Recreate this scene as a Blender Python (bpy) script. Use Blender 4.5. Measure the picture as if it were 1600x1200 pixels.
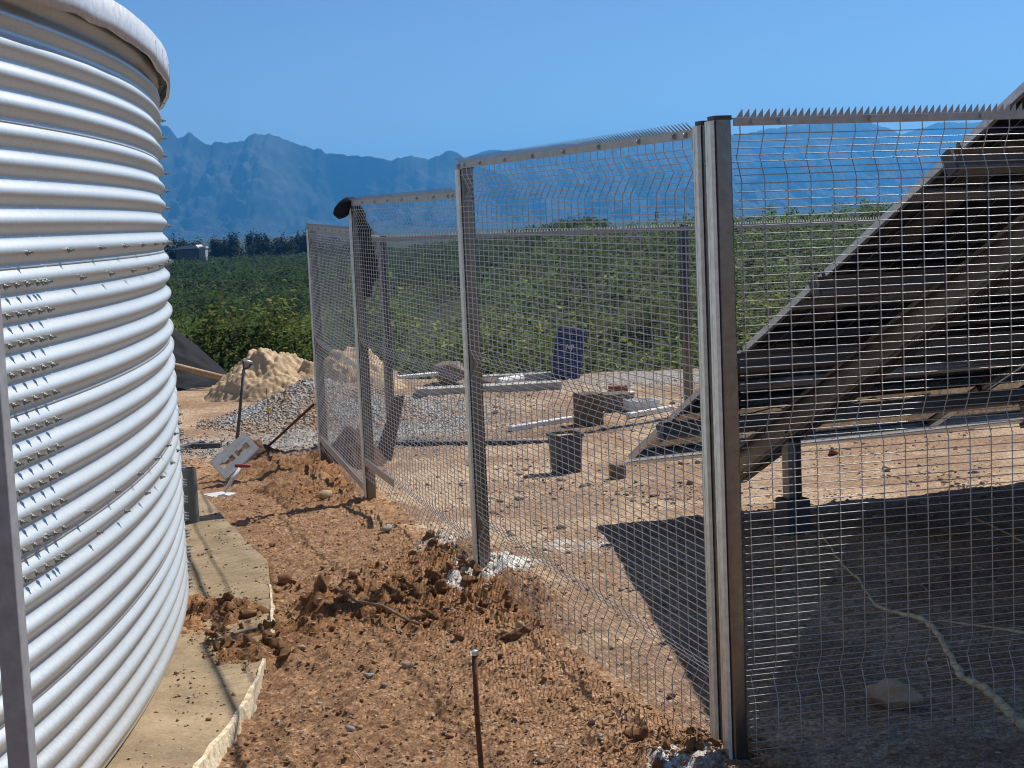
import bpy, bmesh, math, random
import numpy as np
from mathutils import Vector, Matrix

for _o in list(bpy.data.objects):
    bpy.data.objects.remove(_o, do_unlink=True)
SC = bpy.context.scene
COL = SC.collection
R = math.radians
np.seterr(over='ignore')
rng = np.random.default_rng(7)
random.seed(7)

# ------------------------------------------------------------------ camera
EYE = 1.9                      # eye height above the level ground (m)
FPX = 2400.0                   # focal length in photo pixels (1600 wide)
PITCH = math.atan(255 / FPX)
ROLL = R(2.5)
_f = Vector((0, math.cos(PITCH), -math.sin(PITCH)))
_r0 = Vector((1, 0, 0)); _u0 = Vector((0, math.sin(PITCH), math.cos(PITCH)))
CR = _r0 * math.cos(ROLL) - _u0 * math.sin(ROLL)
CU = _u0 * math.cos(ROLL) + _r0 * math.sin(ROLL)
cam_d = bpy.data.cameras.new('camera')
cam_d.sensor_width = 36; cam_d.lens = FPX / 1600 * 36
cam_d.clip_start = 0.05; cam_d.clip_end = 40000
cam = bpy.data.objects.new('camera', cam_d); COL.objects.link(cam)
cam.matrix_world = Matrix(((CR.x, CU.x, -_f.x, 0), (CR.y, CU.y, -_f.y, 0), (CR.z, CU.z, -_f.z, EYE), (0, 0, 0, 1)))
SC.camera = cam

# ------------------------------------------------------------------ world, sun, exposure
SUN_AZ, SUN_EL = R(47), R(52)          # azimuth clockwise from +Y
W = bpy.data.worlds.new('World'); SC.world = W; W.use_nodes = True
nt = W.node_tree; nt.nodes.clear()
sky = nt.nodes.new('ShaderNodeTexSky'); sky.sky_type = 'NISHITA'; sky.sun_disc = False
sky.sun_elevation = SUN_EL; sky.sun_rotation = SUN_AZ
sky.air_density = 0.8; sky.dust_density = 0.0; sky.ozone_density = 8.0; sky.altitude = 300
bg = nt.nodes.new('ShaderNodeBackground'); bg.inputs[1].default_value = 0.078
wo = nt.nodes.new('ShaderNodeOutputWorld')
nt.links.new(sky.outputs[0], bg.inputs[0]); nt.links.new(bg.outputs[0], wo.inputs[0])
sl = bpy.data.lights.new('sun', 'SUN'); sl.energy = 5.0; sl.angle = R(0.53); sl.color = (1, .95, .87)
sun = bpy.data.objects.new('sun', sl); COL.objects.link(sun)
SUNV = Vector((math.sin(SUN_AZ) * math.cos(SUN_EL), math.cos(SUN_AZ) * math.cos(SUN_EL), math.sin(SUN_EL)))
sun.rotation_euler = (-SUNV).to_track_quat('-Z', 'Y').to_euler()
VS = SC.view_settings
VS.view_transform = 'Standard'; VS.look = 'None'; VS.exposure = 0.36; VS.gamma = 1; VS.use_curve_mapping = False
SC.render.engine = 'CYCLES'
SC.cycles.use_denoising = True; SC.cycles.filter_width = 1.1
SC.cycles.max_bounces = 8; SC.cycles.volume_bounces = 1
SC.cycles.transparent_max_bounces = 8
SC.cycles.sample_clamp_indirect = 8

# ------------------------------------------------------------------ numpy noise
def _h(ix, iy, s):
    ix = np.asarray(ix); iy = np.asarray(iy); a = (ix.astype(np.int64) * 374761393 + iy.astype(np.int64) * 668265263 + s * 1442695041) & 0xFFFFFFFF
    a = ((a ^ (a >> 13)) * 1274126177) & 0xFFFFFFFF
    a = ((a ^ (a >> 16)) * 2246822519) & 0xFFFFFFFF
    return ((a ^ (a >> 15)) & 0xFFFFFF) / float(0xFFFFFF)
def vn(x, y, s=0):
    x = np.asarray(x, float); y = np.asarray(y, float)
    xi = np.floor(x); yi = np.floor(y); fx = x - xi; fy = y - yi
    fx = fx * fx * (3 - 2 * fx); fy = fy * fy * (3 - 2 * fy)
    a = _h(xi, yi, s); b = _h(xi + 1, yi, s); c = _h(xi, yi + 1, s); d = _h(xi + 1, yi + 1, s)
    return (a + (b - a) * fx) * (1 - fy) + (c + (d - c) * fx) * fy - .5
def fbm(x, y, s=0, o=4, g=.5):
    t = 0; a = 1.
    for k in range(o):
        t = t + a * vn(x * 2 ** k + 17.3 * k, y * 2 ** k - 9.1 * k, s + k); a *= g
    return t
def cell(x, y, s=0):
    """distance to the nearest jittered cell point (clods, stones) and a random value of that cell"""
    x = np.asarray(x, float); y = np.asarray(y, float)
    xi = np.floor(x); yi = np.floor(y)
    best = np.full(x.shape, 9.); rv = np.zeros(x.shape)
    for dx in (-1, 0, 1):
        for dy in (-1, 0, 1):
            px = xi + dx + _h(xi + dx, yi + dy, s); py = yi + dy + _h(xi + dx, yi + dy, s + 5)
            d = np.hypot(px - x, py - y); m = d < best
            best = np.where(m, d, best); rv = np.where(m, _h(xi + dx, yi + dy, s + 9), rv)
    return best, rv
def ss(a, b, x):
    t = np.clip((x - a) / (b - a), 0, 1); return t * t * (3 - 2 * t)
def gauss(x, y, cx, cy, sx, sy, ang=0):
    c, s = math.cos(ang), math.sin(ang)
    u = (x - cx) * c + (y - cy) * s; v = -(x - cx) * s + (y - cy) * c
    return np.exp(-(u / sx) ** 2 - (v / sy) ** 2)

# ------------------------------------------------------------------ smooth terrain
def base(x, y):
    x = np.asarray(x, float); y = np.asarray(y, float)
    z = -.28 * ss(8, 14.5, y)
    yy = np.maximum(y, 1.)
    t = ss(-.13, .09, x / yy)
    edge = 22.5
    left = -4.3 * ss(edge, 33, y) - .9 * ss(33, 110, y) - 1.4 * ss(110, 420, y) - 3 * ss(420, 2500, y)
    right = -3.1 * ss(edge - 1.2, 27, y) + 2.42 * np.clip((y - 28) / 67, 0, 1) + ss(40, 95, y) * np.clip(.033 * x, -1, 1.4) - 9 * ss(104, 900, y)
    return z + left * (1 - t) + right * t
def pix(px, py):
    d = CR * ((px - 800) / FPX) - CU * ((py - 600) / FPX) + _f
    return d
def at(px, py, Y):
    """the point seen at photo pixel (px,py) that lies at depth Y in front of the camera"""
    d = pix(px, py); k = Y / d.y
    return Vector((d.x * k, Y, EYE + d.z * k))
_GP = {}
def gp(px, py, dz=0.0):
    """where the sight line through a photo pixel meets the smooth ground"""
    if (px, py, dz) in _GP: return _GP[(px, py, dz)].copy()
    d = pix(px, py); k = 2.0 * 1.0015 ** np.arange(2400)
    below = EYE + d.z * k <= base(d.x * k, d.y * k) + dz
    i = int(np.argmax(below)); p = d * float(k[i])
    _GP[(px, py, dz)] = Vector((p.x, p.y, float(base(p.x, p.y)) + dz))
    return _GP[(px, py, dz)].copy()
def proj(p):
    v = Vector(p) - Vector((0, 0, EYE)); z = v.dot(_f)
    return (800 + FPX * v.dot(CR) / z, 600 - FPX * v.dot(CU) / z)

# fence line (plan)
PC = at(1129, 188, 5.18); PB = at(729, 258, 8.2); PA = at(557, 320, 11.23); PZ = at(488, 355, 13.8)
def fence_x(y):
    return np.interp(y, [0, PC.y, PB.y, PA.y, PZ.y, 16, 30], [2.4, PC.x, PB.x, PA.x, PZ.x, -1.9, -2.3])

slab_px = [(303, 1200), (361, 1129), (398, 1067), (427, 983), (423, 921), (419, 881), (366, 838), (315, 796)]
slab_pt = [gp(*p) for p in slab_px]
SLX = np.array([-.95] + [p.x for p in slab_pt] + [-2.6]); SLY = np.array([3.2] + [p.y for p in slab_pt] + [11.5])
_sx = np.interp(np.linspace(3.2, 11.5, 200), SLY, SLX)
def slab_x(y): return np.interp(y, SLY, SLX)

def gmask(x, y):
    """where which soil lies: (red clods, inside tan, grey gravel, white cement)"""
    fx = fence_x(y)
    ins = np.maximum(ss(-.12, .25, x - fx + .25 * fbm(x * 1.3, y * 1.3, 3)), ss(15.2, 17.5, y + 1.5 * fbm(x * 1.1, y * 1.1, 4)))
    nz = fbm(x * 1.7, y * 1.7, 91, 4, .6)
    heap = (gauss(x, y, -.50, 7.85, .85, .70, .12) * 1.15 + gauss(x, y, -.05, 7.55, .45, .45) * .6 + gauss(x, y, -1.32, 7.3, .42, .62) * .9
            + gauss(x, y, -1.15, 12.3, .7, 1.0) * .8 + gauss(x, y, -1.35, 14.2, 1.0, .9) * .8 + gauss(x, y, -.15, 9.0, .4, .6) * .8 + gauss(x, y, -.55, 10.4, .45, .8) * .55
            + gauss(x, y, .62, 5.25, .28, .35) * .9)
    heap = np.clip(heap * (1 + 1.5 * nz) + .14 * np.clip(nz * 2, 0, 1) * (1 - ss(13, 16, y)), 0, 1) * (1 - .85 * ss(.0, .3, x - fx))
    ra = gp(620, 645); rb = gp(1060, 590)
    grav = np.clip(gauss(x, y, ra.x + .1, ra.y - .6, 1.15, 2.2) * 1.0 + gauss(x, y, rb.x, rb.y, 1.6, 1.0) + gauss(x, y, -2.9, 15.6, 1.2, 1.1) * .7, 0, 1)
    cb = gp(775, 890); cc = gp(1075, 1185); cz = gp(680, 850); c4 = gp(900, 855)
    cem = np.clip(gauss(x, y, cb.x, cb.y, .22, .22) * 1.3 + gauss(x, y, cc.x - .02, cc.y - .06, .11, .11) * 1.4 + gauss(x, y, cz.x, cz.y, .16, .25) * .7 + gauss(x, y, c4.x, c4.y, .35, .25) * .5
                  + gauss(x, y, -.28, 7.95, .16, .12) * 1.3, 0, 1)
    return heap, ins, grav, cem

def ground_z(x, y):
    z = base(x, y)
    heap, ins, grav, cem = gmask(x, y)
    yard = 1 - ss(21.5, 24, y)
    near = 1 - ss(14, 20, y)
    path = (1 - ins)
    # the path lies lower along the slab's edge
    d = x - slab_x(np.clip(y, 3.2, 11.5))
    z = z - .03 * path * (1 - ss(.0, .55, d)) * (1 - ss(6.2, 7.4, y)) - .03 * path * near * (1 - ss(8, 11, y))
    under = (d < .0) * (y < 11.5)
    rough = (.022 + .034 * heap + .018 * path + .02 * grav) * yard
    z = z + rough * (fbm(x * 3.1, y * 3.1, 11, 5, .55))
    z = z + .055 * heap * near + .02 * fbm(x * .8, y * .8, 21, 2) * yard
    wx = .05 * fbm(x * 12, y * 12, 81, 3); wy = .05 * fbm(x * 12 + 7, y * 12, 85, 3)
    c1, r1 = cell((x + wx) * 7, (y + wy) * 7, 31); c2, r2 = cell((x + wx * .5) * 17, (y + wy * .5) * 17, 41); c3, r3 = cell(x * 33, y * 33, 47)
    dome = lambda d, r: np.clip(1 - (d / r) ** 2, 0, 1) ** .85
    cl1 = dome(c1, .25 + .35 * r1) * (r1 > .45); cl2 = dome(c2, .28 + .3 * r2) * (r2 > .35)
    cl3 = dome(c3, .5) * (r3 > .4)
    z = z + (cl1 * (.036 * heap + .003 * path) + cl2 * (.022 * heap + .009 * path + .006 * ins + .016 * grav)
             + cl3 * (.010 * heap + .007 * path + .005 + .008 * grav)) * yard
    z = z + cem * .016 * (1 + fbm(x * 9, y * 9, 71, 3)) * yard
    z = np.where(under, np.minimum(z - .05 + .12 * np.clip(heap * 1.3 - .08, 0, 1) + .0, z), z)
    far = ss(24, 40, y)
    z = z + far * .5 * fbm(x * .05, y * .05, 51, 3)
    return z
def gz(x, y): return float(ground_z(np.array([x]), np.array([y]))[0])

# ------------------------------------------------------------------ mesh helpers
def npmesh(name, V, F, mat=None, smooth=False, attr=None):
    V = np.asarray(V, np.float32).reshape(-1, 3); F = np.asarray(F, np.int32)
    k = F.shape[1]; me = bpy.data.meshes.new(name)
    me.vertices.add(len(V)); me.vertices.foreach_set('co', V.ravel())
    me.loops.add(F.size); me.loops.foreach_set('vertex_index', F.ravel())
    me.polygons.add(len(F)); me.polygons.foreach_set('loop_start', np.arange(0, F.size, k, dtype=np.int32))
    if smooth: me.polygons.foreach_set('use_smooth', np.ones(len(F), bool))
    if attr:
        for nme, arr in attr.items():
            a = me.attributes.new(nme, 'FLOAT_COLOR', 'POINT')
            c = np.ones((len(V), 4), np.float32); c[:, :arr.shape[1]] = arr; a.data.foreach_set('color', c.ravel())
    me.update(calc_edges=True); me.validate()
    if mat: me.materials.append(mat)
    return me

class G:
    """collects simple shapes (verts, faces) for ONE mesh"""
    def __init__(s): s.v = []; s.f = []
    def add(s, v, f):
        n = len(s.v); s.v += [tuple(p) for p in v]; s.f += [tuple(i + n for i in q) for q in f]; return s
    def box(s, c, size, M=None):
        x, y, z = (k / 2 for k in size); c = Vector(c)
        P = [Vector((a, b, d)) for d in (-z, z) for a, b in ((-x, -y), (x, -y), (x, y), (-x, y))]
        if M is not None: P = [M @ p for p in P]
        return s.add([c + p for p in P], [(3, 2, 1, 0), (4, 5, 6, 7), (0, 1, 5, 4), (1, 2, 6, 5), (2, 3, 7, 6), (3, 0, 4, 7)])
    def hexa(s, P):
        return s.add(P, [(3, 2, 1, 0), (4, 5, 6, 7), (0, 1, 5, 4), (1, 2, 6, 5), (2, 3, 7, 6), (3, 0, 4, 7)])
    def tube(s, path, r, n=6, cap=True, flat=1.0):
        path = [Vector(p) for p in path]; rs = r if isinstance(r, (list, tuple)) else [r] * len(path)
        rings = []; up = None
        for i, p in enumerate(path):
            t = (path[min(i + 1, len(path) - 1)] - path[max(i - 1, 0)]).normalized()
            if up is None: up = Vector((0, 0, 1)) if abs(t.z) < .9 else Vector((1, 0, 0))
            a = t.cross(up).normalized(); b = a.cross(t); up = b
            rings.append([p + (a * math.cos(2 * math.pi * (k + .5) / n) + b * math.sin(2 * math.pi * (k + .5) / n) * flat) * rs[i] for k in range(n)])
        v = [q for g in rings for q in g]; f = []
        for i in range(len(rings) - 1):
            for k in range(n): f.append((i * n + k, i * n + (k + 1) % n, (i + 1) * n + (k + 1) % n, (i + 1) * n + k))
        if cap: f.append(tuple(range(n - 1, -1, -1))); f.append(tuple((len(rings) - 1) * n + k for k in range(n)))
        return s.add(v, f)
    def prism(s, poly, d):
        """polygon (list of points) pushed along vector d"""
        n = len(poly); P = [Vector(p) for p in poly]; d = Vector(d)
        return s.add(P + [p + d for p in P], [tuple(range(n - 1, -1, -1)), tuple(range(n, 2 * n))] + [(k, (k + 1) % n, n + (k + 1) % n, n + k) for k in range(n)])
    def rot(s, M):
        s.v = [tuple(M @ Vector(p)) for p in s.v]; return s

ORG = {}
def put(name, geo, mat, parent=None, smooth=False, bevel=0, loc=None, auto=None):
    """links one mesh object; geometry is given in world coordinates, the origin is the parent's (or loc)"""
    if parent is not None: o0 = ORG[parent.name]
    else: o0 = Vector(loc) if loc is not None else None
    if isinstance(geo, bpy.types.Mesh):
        me = geo
        if o0 is None: o0 = Vector((0, 0, 0))
    else:
        if o0 is None:
            a = np.array(geo.v); o0 = Vector(((a[:, 0].min() + a[:, 0].max()) / 2, (a[:, 1].min() + a[:, 1].max()) / 2, a[:, 2].min()))
        me = bpy.data.meshes.new(name)
        me.from_pydata([tuple(Vector(p) - o0) for p in geo.v], [], geo.f)
        if mat: me.materials.append(mat)
        if smooth: me.polygons.foreach_set('use_smooth', [True] * len(me.polygons))
        me.update()
    o = bpy.data.objects.new(name, me); COL.objects.link(o)
    if parent is not None: o.parent = parent; ORG[o.name] = o0
    else: o.location = o0; ORG[o.name] = o0
    if bevel:
        b = o.modifiers.new('bevel', 'BEVEL'); b.width = bevel; b.segments = 2; b.limit_method = 'ANGLE'
    if auto:
        bm = bmesh.new(); bm.from_mesh(me)
        for e in bm.edges: e.smooth = len(e.link_faces) == 2 and e.calc_face_angle(0) < R(auto)
        for f in bm.faces: f.smooth = True
        bm.to_mesh(me); bm.free()
    return o
def inst(name, me, parent, p, M=None, scale=1.0):
    """another object that shares mesh me, standing at world point p under parent"""
    o = bpy.data.objects.new(name, me); COL.objects.link(o)
    o0 = ORG[parent.name] if parent is not None else Vector((0, 0, 0))
    o.parent = parent
    T = Matrix.Translation(Vector(p) - o0) @ (M.to_4x4() if M is not None else Matrix.Identity(4)) @ Matrix.Scale(scale, 4)
    o.matrix_local = T
    ORG[o.name] = Vector(p)
    return o
def thing(name, label, cat, loc, group=None):
    o = bpy.data.objects.new(name, None); o.empty_display_size = .1; COL.objects.link(o)
    o.location = loc; ORG[o.name] = Vector(loc); return tag(o, label, cat, group)
def tag(o, label, cat, group=None, kind=None):
    o['label'] = label; o['category'] = cat
    if group: o['group'] = group
    if kind: o['kind'] = kind
    return o
def structure(o, label=None):
    o['kind'] = 'structure'
    if label: o['label'] = label
    return o
def orient(x, y, z):
    return Matrix(((x.x, y.x, z.x), (x.y, y.y, z.y), (x.z, y.z, z.z)))

# ------------------------------------------------------------------ materials
class NT:
    def __init__(s, name):
        s.m = bpy.data.materials.new(name); s.m.use_nodes = True; s.t = s.m.node_tree
        s.b = s.t.nodes['Principled BSDF']
    def n(s, typ, **kw):
        q = s.t.nodes.new(typ)
        for k, v in kw.items(): setattr(q, k, v)
        return q
    def link(s, a, b): s.t.links.new(a, b)
    def noise(s, scale, detail=4, rough=.6, vec=None, dist=0):
        q = s.n('ShaderNodeTexNoise'); q.inputs['Scale'].default_value = scale; q.inputs['Detail'].default_value = detail
        q.inputs['Roughness'].default_value = rough; q.inputs['Distortion'].default_value = dist
        if vec is None:
            if not hasattr(s, 'co'): s.co = s.n('ShaderNodeTexCoord').outputs['Object']
            vec = s.co
        s.link(vec, q.inputs['Vector']); return q.outputs['Fac']
    def ramp(s, fac, stops):
        q = s.n('ShaderNodeValToRGB'); e = q.color_ramp.elements
        while len(e) > 1: e.remove(e[-1])
        e[0].position = stops[0][0]; e[0].color = (*stops[0][1], 1)
        for p, c in stops[1:]:
            k = e.new(p); k.color = (*c, 1)
        s.link(fac, q.inputs[0]); return q.outputs[0]
    def mix(s, fac, a, b, blend='MIX'):
        q = s.n('ShaderNodeMix', data_type='RGBA', blend_type=blend)
        if isinstance(fac, (int, float)): q.inputs[0].default_value = fac
        else: s.link(fac, q.inputs[0])
        for v, i in ((a, 6), (b, 7)):
            if isinstance(v, tuple): q.inputs[i].default_value = (*v, 1)
            else: s.link(v, q.inputs[i])
        return q.outputs[2]
    def math(s, op, a, b=0.):
        q = s.n('ShaderNodeMath', operation=op)
        for v, i in ((a, 0), (b, 1)):
            if isinstance(v, (int, float)): q.inputs[i].default_value = v
            else: s.link(v, q.inputs[i])
        return q.outputs[0]
    def bump(s, fac, strength=.3, dist=.01):
        q = s.n('ShaderNodeBump'); q.inputs['Strength'].default_value = strength; q.inputs['Distance'].default_value = dist
        s.link(fac, q.inputs['Height']); s.link(q.outputs[0], s.b.inputs['Normal'])
    def base(s, c):
        if isinstance(c, tuple): s.b.inputs['Base Color'].default_value = (*c, 1)
        else: s.link(c, s.b.inputs['Base Color'])
    def done(s, rough=.6, metal=0., spec=.5):
        s.b.inputs['Roughness'].default_value = rough; s.b.inputs['Metallic'].default_value = metal
        s.b.inputs['Specular IOR Level'].default_value = spec
        return s.m
def simple(name, c, c2=None, scale=8, rough=.6, metal=0., spec=.4, bump=0, bscale=40):
    q = NT(name); c2 = c2 or tuple(k * .7 for k in c)
    q.base(q.ramp(q.noise(scale, 5, .65), [(.3, c2), (.7, c)]))
    if bump: q.bump(q.noise(bscale, 4), bump, .006)
    return q.done(rough, metal, spec)

def ground_material():
    q = NT('bare soil')
    a = q.n('ShaderNodeAttribute', attribute_name='soil'); sep = q.n('ShaderNodeSeparateColor'); q.link(a.outputs['Color'], sep.inputs[0])
    b = q.n('ShaderNodeAttribute', attribute_name='soil_two'); sepb = q.n('ShaderNodeSeparateColor'); q.link(b.outputs['Color'], sepb.inputs[0])
    fine = q.noise(60, 6, .7); mid = q.noise(7, 5, .65); big = q.noise(.9, 4, .6); tiny = q.noise(220, 3, .7)
    path = q.ramp(mid, [(.25, (.175, .088, .044)), (.5, (.35, .195, .105)), (.72, (.50, .335, .205))])
    path = q.mix(.55, path, q.ramp(fine, [(.3, (.125, .062, .032)), (.52, (.34, .196, .11)), (.72, (.60, .44, .29))]))
    red = q.ramp(fine, [(.28, (.12, .055, .025)), (.5, (.29, .145, .066)), (.75, (.47, .29, .155))])
    red = q.mix(q.ramp(mid, [(.45, (0, 0, 0)), (.75, (.8, .8, .8))]), red, (.25, .12, .055))
    tan = q.ramp(fine, [(.25, (.24, .16, .10)), (.5, (.46, .335, .22)), (.75, (.60, .47, .34))])
    tan = q.mix(q.ramp(big, [(.40, (0, 0, 0)), (.55, (.85, .85, .85))]), tan, q.ramp(fine, [(.3, (.17, .095, .055)), (.7, (.38, .25, .16))]))
    grav = q.ramp(fine, [(.3, (.13, .12, .11)), (.5, (.31, .29, .265)), (.72, (.52, .50, .46))])
    cem = q.ramp(mid, [(.3, (.42, .41, .38)), (.6, (.66, .65, .62))])
    field = q.ramp(q.noise(.25, 5), [(.35, (.028, .042, .016)), (.55, (.042, .052, .022)), (.7, (.075, .068, .035))])
    def m(fac, thr=.5, w=.22):
        s_ = q.math('ADD', fac, q.math('ADD', q.math('MULTIPLY', q.math('SUBTRACT', fine, .5), 1.1), q.math('MULTIPLY', q.math('SUBTRACT', mid, .5), 1.2)))
        return q.ramp(s_, [(thr - w, (0, 0, 0)), (thr + w, (1, 1, 1))])
    c = q.mix(m(sep.outputs[1]), path, tan)
    c = q.mix(m(sep.outputs[2]), c, grav)
    c = q.mix(m(sep.outputs[0], .42), c, red)
    c = q.mix(m(sepb.outputs[0]), c, cem)
    c = q.mix(sepb.outputs[1], c, field)
    c = q.mix(.35, c, q.ramp(tiny, [(.35, (.35, .33, .31)), (.6, (1, 1, 1))]), 'MULTIPLY')
    for sc_, k_ in ((38, .45), (95, .55)):
        vo = q.n('ShaderNodeTexVoronoi'); vo.inputs['Scale'].default_value = sc_; q.link(q.co, vo.inputs['Vector'])
        sv = q.n('ShaderNodeSeparateColor'); q.link(vo.outputs['Color'], sv.inputs[0])
        c = q.mix(q.math('MULTIPLY', k_, q.math('SUBTRACT', 1., sepb.outputs[1])), c, q.ramp(sv.outputs[0], [(0, (.42, .38, .35)), (.5, (.95, .93, .9)), (.85, (1.25, 1.25, 1.25)), (1, (1.8, 1.8, 1.75))]), 'MULTIPLY')
    q.base(c)
    h = q.math('ADD', q.math('MULTIPLY', fine, .7), q.math('MULTIPLY', tiny, .3))
    q.bump(h, .75, .012)
    return q.done(.95, 0, .15)
M = {}
M['ground'] = ground_material()
M['clod'] = simple('earth clod', (.33, .18, .09), (.15, .075, .036), 14, .95, 0, .15, .8, 70)
M['stone'] = simple('pale stone', (.55, .42, .27), (.30, .20, .12), 9, .9, 0, .2, .6, 40)
M['greystone'] = simple('grey stone', (.45, .43, .40), (.2, .19, .18), 9, .9, 0, .2, .6, 40)
M['sand'] = simple('building sand', (.56, .42, .27), (.40, .28, .165), 6, .98, 0, .1, .8, 90)
M['galv'] = None
def galv(name, c=(.62, .64, .66), rough=.42, metal=.85, streak=True):
    q = NT(name)
    n1 = q.noise(28, 4, .6)
    q.base(q.ramp(n1, [(.3, tuple(k * .72 for k in c)), (.7, c)]))
    rr = q.n('ShaderNodeMapRange'); rr.inputs[3].default_value = rough - .08; rr.inputs[4].default_value = rough + .14
    q.link(q.noise(11, 5), rr.inputs[0]); q.link(rr.outputs[0], q.b.inputs['Roughness'])
    m_ = q.done(rough, metal); return m_
M['galv'] = galv('galvanised steel')
M['wire'] = galv('bright wire', (.40, .40, .405), .30, .5)
M['post'] = galv('galvanised post', (.19, .19, .195), .21, .9)
M['cap'] = simple('dark post cap', (.05, .05, .055), None, 8, .5)
M['rust'] = simple('rusty steel', (.20, .085, .04), (.07, .032, .02), 40, .85, .2, .3, .4, 120)
M['black_plastic'] = simple('black sheet', (.016, .017, .021), (.010, .0105, .013), 3, .75, 0, .10, .25, 6)
M['wood'] = simple('weathered wood', (.50, .37, .21), (.30, .2, .11), 12, .8, 0, .25, .4, 50)
M['greywood'] = simple('brown board', (.22, .155, .10), (.11, .078, .05), 16, .85, 0, .2, .4, 50)
M['pvc'] = simple('grey pipe', (.14, .155, .155), (.10, .11, .11), 4, .5)
M['white'] = simple('white foam', (.80, .80, .78), (.62, .61, .58), 14, .7, 0, .3, .3, 40)
M['concrete'] = simple('grey concrete', (.42, .41, .38), (.28, .27, .25), 6, .9, 0, .2, .5, 60)
M['cloth'] = simple('dark cloth', (.022, .022, .026), (.012, .012, .015), 20, .95, 0, .1, .5, 60)
M['blue'] = simple('navy plastic', (.022, .035, .12), (.015, .025, .09), 6, .45)
M['lightgrey'] = simple('grey sheet', (.40, .41, .42), (.30, .31, .32), 6, .75, 0, .3, .2, 60)
M['grey_plastic'] = simple('dark grey plastic', (.075, .08, .09), (.05, .053, .06), 9, .6, 0, .4, .2, 40)
M['red'] = simple('red grip', (.30, .045, .04), None, 20, .6)
M['yellow'] = simple('yellow tag', (.70, .50, .03), None, 20, .6)
M['alu'] = galv('aluminium frame', (.60, .61, .62), .38, .75)
M['beam'] = galv('structural steel', (.26, .25, .23), .36, .7)

# ================================================================== GROUND
def grow(a, step, f, end):
    out = []
    while a < end: a += step; step *= f; out.append(a)
    return out
xs = np.concatenate([-np.array(grow(2.7, .25, 1.13, 5000))[::-1], np.arange(-2.7, 1.6, .0155), np.arange(1.6, 5.2, .035), np.array(grow(5.2, .06, 1.10, 5000))])
ys = [3.0]
while ys[-1] < 24: ys.append(ys[-1] + max(.014, .0118 * (ys[-1] / 5) ** 1.5))
ys = np.concatenate([np.array([-280, -120, -60, -30, -15, -8, -4, -1.5, 0, 1, 2, 2.5]), np.array(ys), np.array(grow(24.2, .25, 1.07, 8000))])
XX, YY = np.meshgrid(xs, ys)
ZZ = ground_z(XX, YY)
hp, ins_, gr_, ce_ = gmask(XX, YY)
n_x, n_y = len(xs), len(ys)
ii = (np.arange(n_y - 1)[:, None] * n_x + np.arange(n_x - 1)[None]).ravel()
GF = np.stack([ii, ii + 1, ii + 1 + n_x, ii + n_x], 1)
me = npmesh('ground', np.stack([XX.ravel(), YY.ravel(), ZZ.ravel()], 1), GF, M['ground'], True,
            {'soil': np.stack([hp.ravel(), ins_.ravel(), gr_.ravel()], 1),
             'soil_two': np.stack([ce_.ravel(), ss(22, 24.5, YY).ravel(), np.zeros(XX.size)], 1)})
structure(put('ground', me, None))

# ================================================================== MOUNTAINS
def mtn_mat(name, c1, c2):
    q = NT(name); q.base(q.ramp(q.noise(.006, 6, .65), [(.35, c1), (.65, c2)])); return q.done(.95, 0, .05)
M['rock'] = mtn_mat('mountain scrub', (.010, .016, .010), (.075, .078, .065))
def mountain(name, prof, D1, D0, back, seed, jag):
    px = np.array([p[0] for p in prof], float); py = np.array([p[1] for p in prof], float)
    q = np.linspace(px[0], px[-1], 1000); h = np.interp(q, px, py) + jag * fbm(q * .09, q * 0, seed, 4)
    ridge = [at(a, b, D1) for a, b in zip(q, h)]
    rx = np.array([p.x for p in ridge]); rz = np.array([p.z for p in ridge])
    ts = np.concatenate([np.linspace(0, 1, 90), [1.08, 1.25, 1.5]])
    V = []
    foot = -13.
    for t in ts:
        if t <= 1:
            y = D0 + (D1 - D0) * t
            sp = .8 * fbm(rx * .004 + 5 + 1.5 * t, t * 3.5 + 0 * rx, seed + 3, 6, .62) - .5 * np.abs(fbm(rx * .008 + 2 * t, t * 5 + 0 * rx, seed + 8, 5, .6))
            z = foot + (rz - foot) * (.15 * t + .85 * t ** 2.1) + (rz - foot) * .85 * sp * t * (1 - t) * 2
            y = y + (fbm(rx * .004, rx * 0, seed + 15, 4) * 500) * math.sin(math.pi * t)
        else:
            y = np.full(rx.shape, D1 + back * (t - 1)); z = foot + (rz - foot) * (1 - (t - 1) * 2) - 8
        V.append(np.stack([rx, np.broadcast_to(y, rx.shape), z], 1))
    V = np.concatenate(V); V[:, 2] = np.maximum(V[:, 2], -14); n = len(q); m = len(ts)
    i0 = (np.arange(m - 1)[:, None] * n + np.arange(n - 1)[None]).ravel()
    me = npmesh(name, V, np.stack([i0, i0 + 1, i0 + 1 + n, i0 + n], 1), M['rock'], True)
    o = put(name, me, None); structure(o); return o
A_ = [(-900, 228), (-500, 220), (-200, 205), (60, 198), (180, 190), (230, 186), (243, 190), (262, 196), (278, 216), (285, 212), (295, 206), (312, 216), (330, 228), (335, 223), (352, 223),
      (382, 219), (390, 210), (412, 208), (440, 217), (480, 228), (510, 238), (540, 243), (575, 243), (612, 250), (625, 246), (634, 243), (650, 246), (668, 249), (685, 243), (696, 237),
      (706, 236), (718, 241), (735, 254), (770, 268), (830, 285), (900, 300), (1000, 318), (1100, 330)]
B_ = [(500, 285), (600, 272), (690, 262), (722, 251), (742, 240), (765, 233), (785, 237), (830, 232), (870, 226), (900, 224), (960, 214), (1020, 205), (1080, 207), (1150, 211), (1185, 205),
      (1212, 200), (1250, 195), (1290, 191), (1348, 190), (1366, 193), (1392, 202), (1408, 209), (1440, 218), (1520, 236), (1650, 260)]
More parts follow.
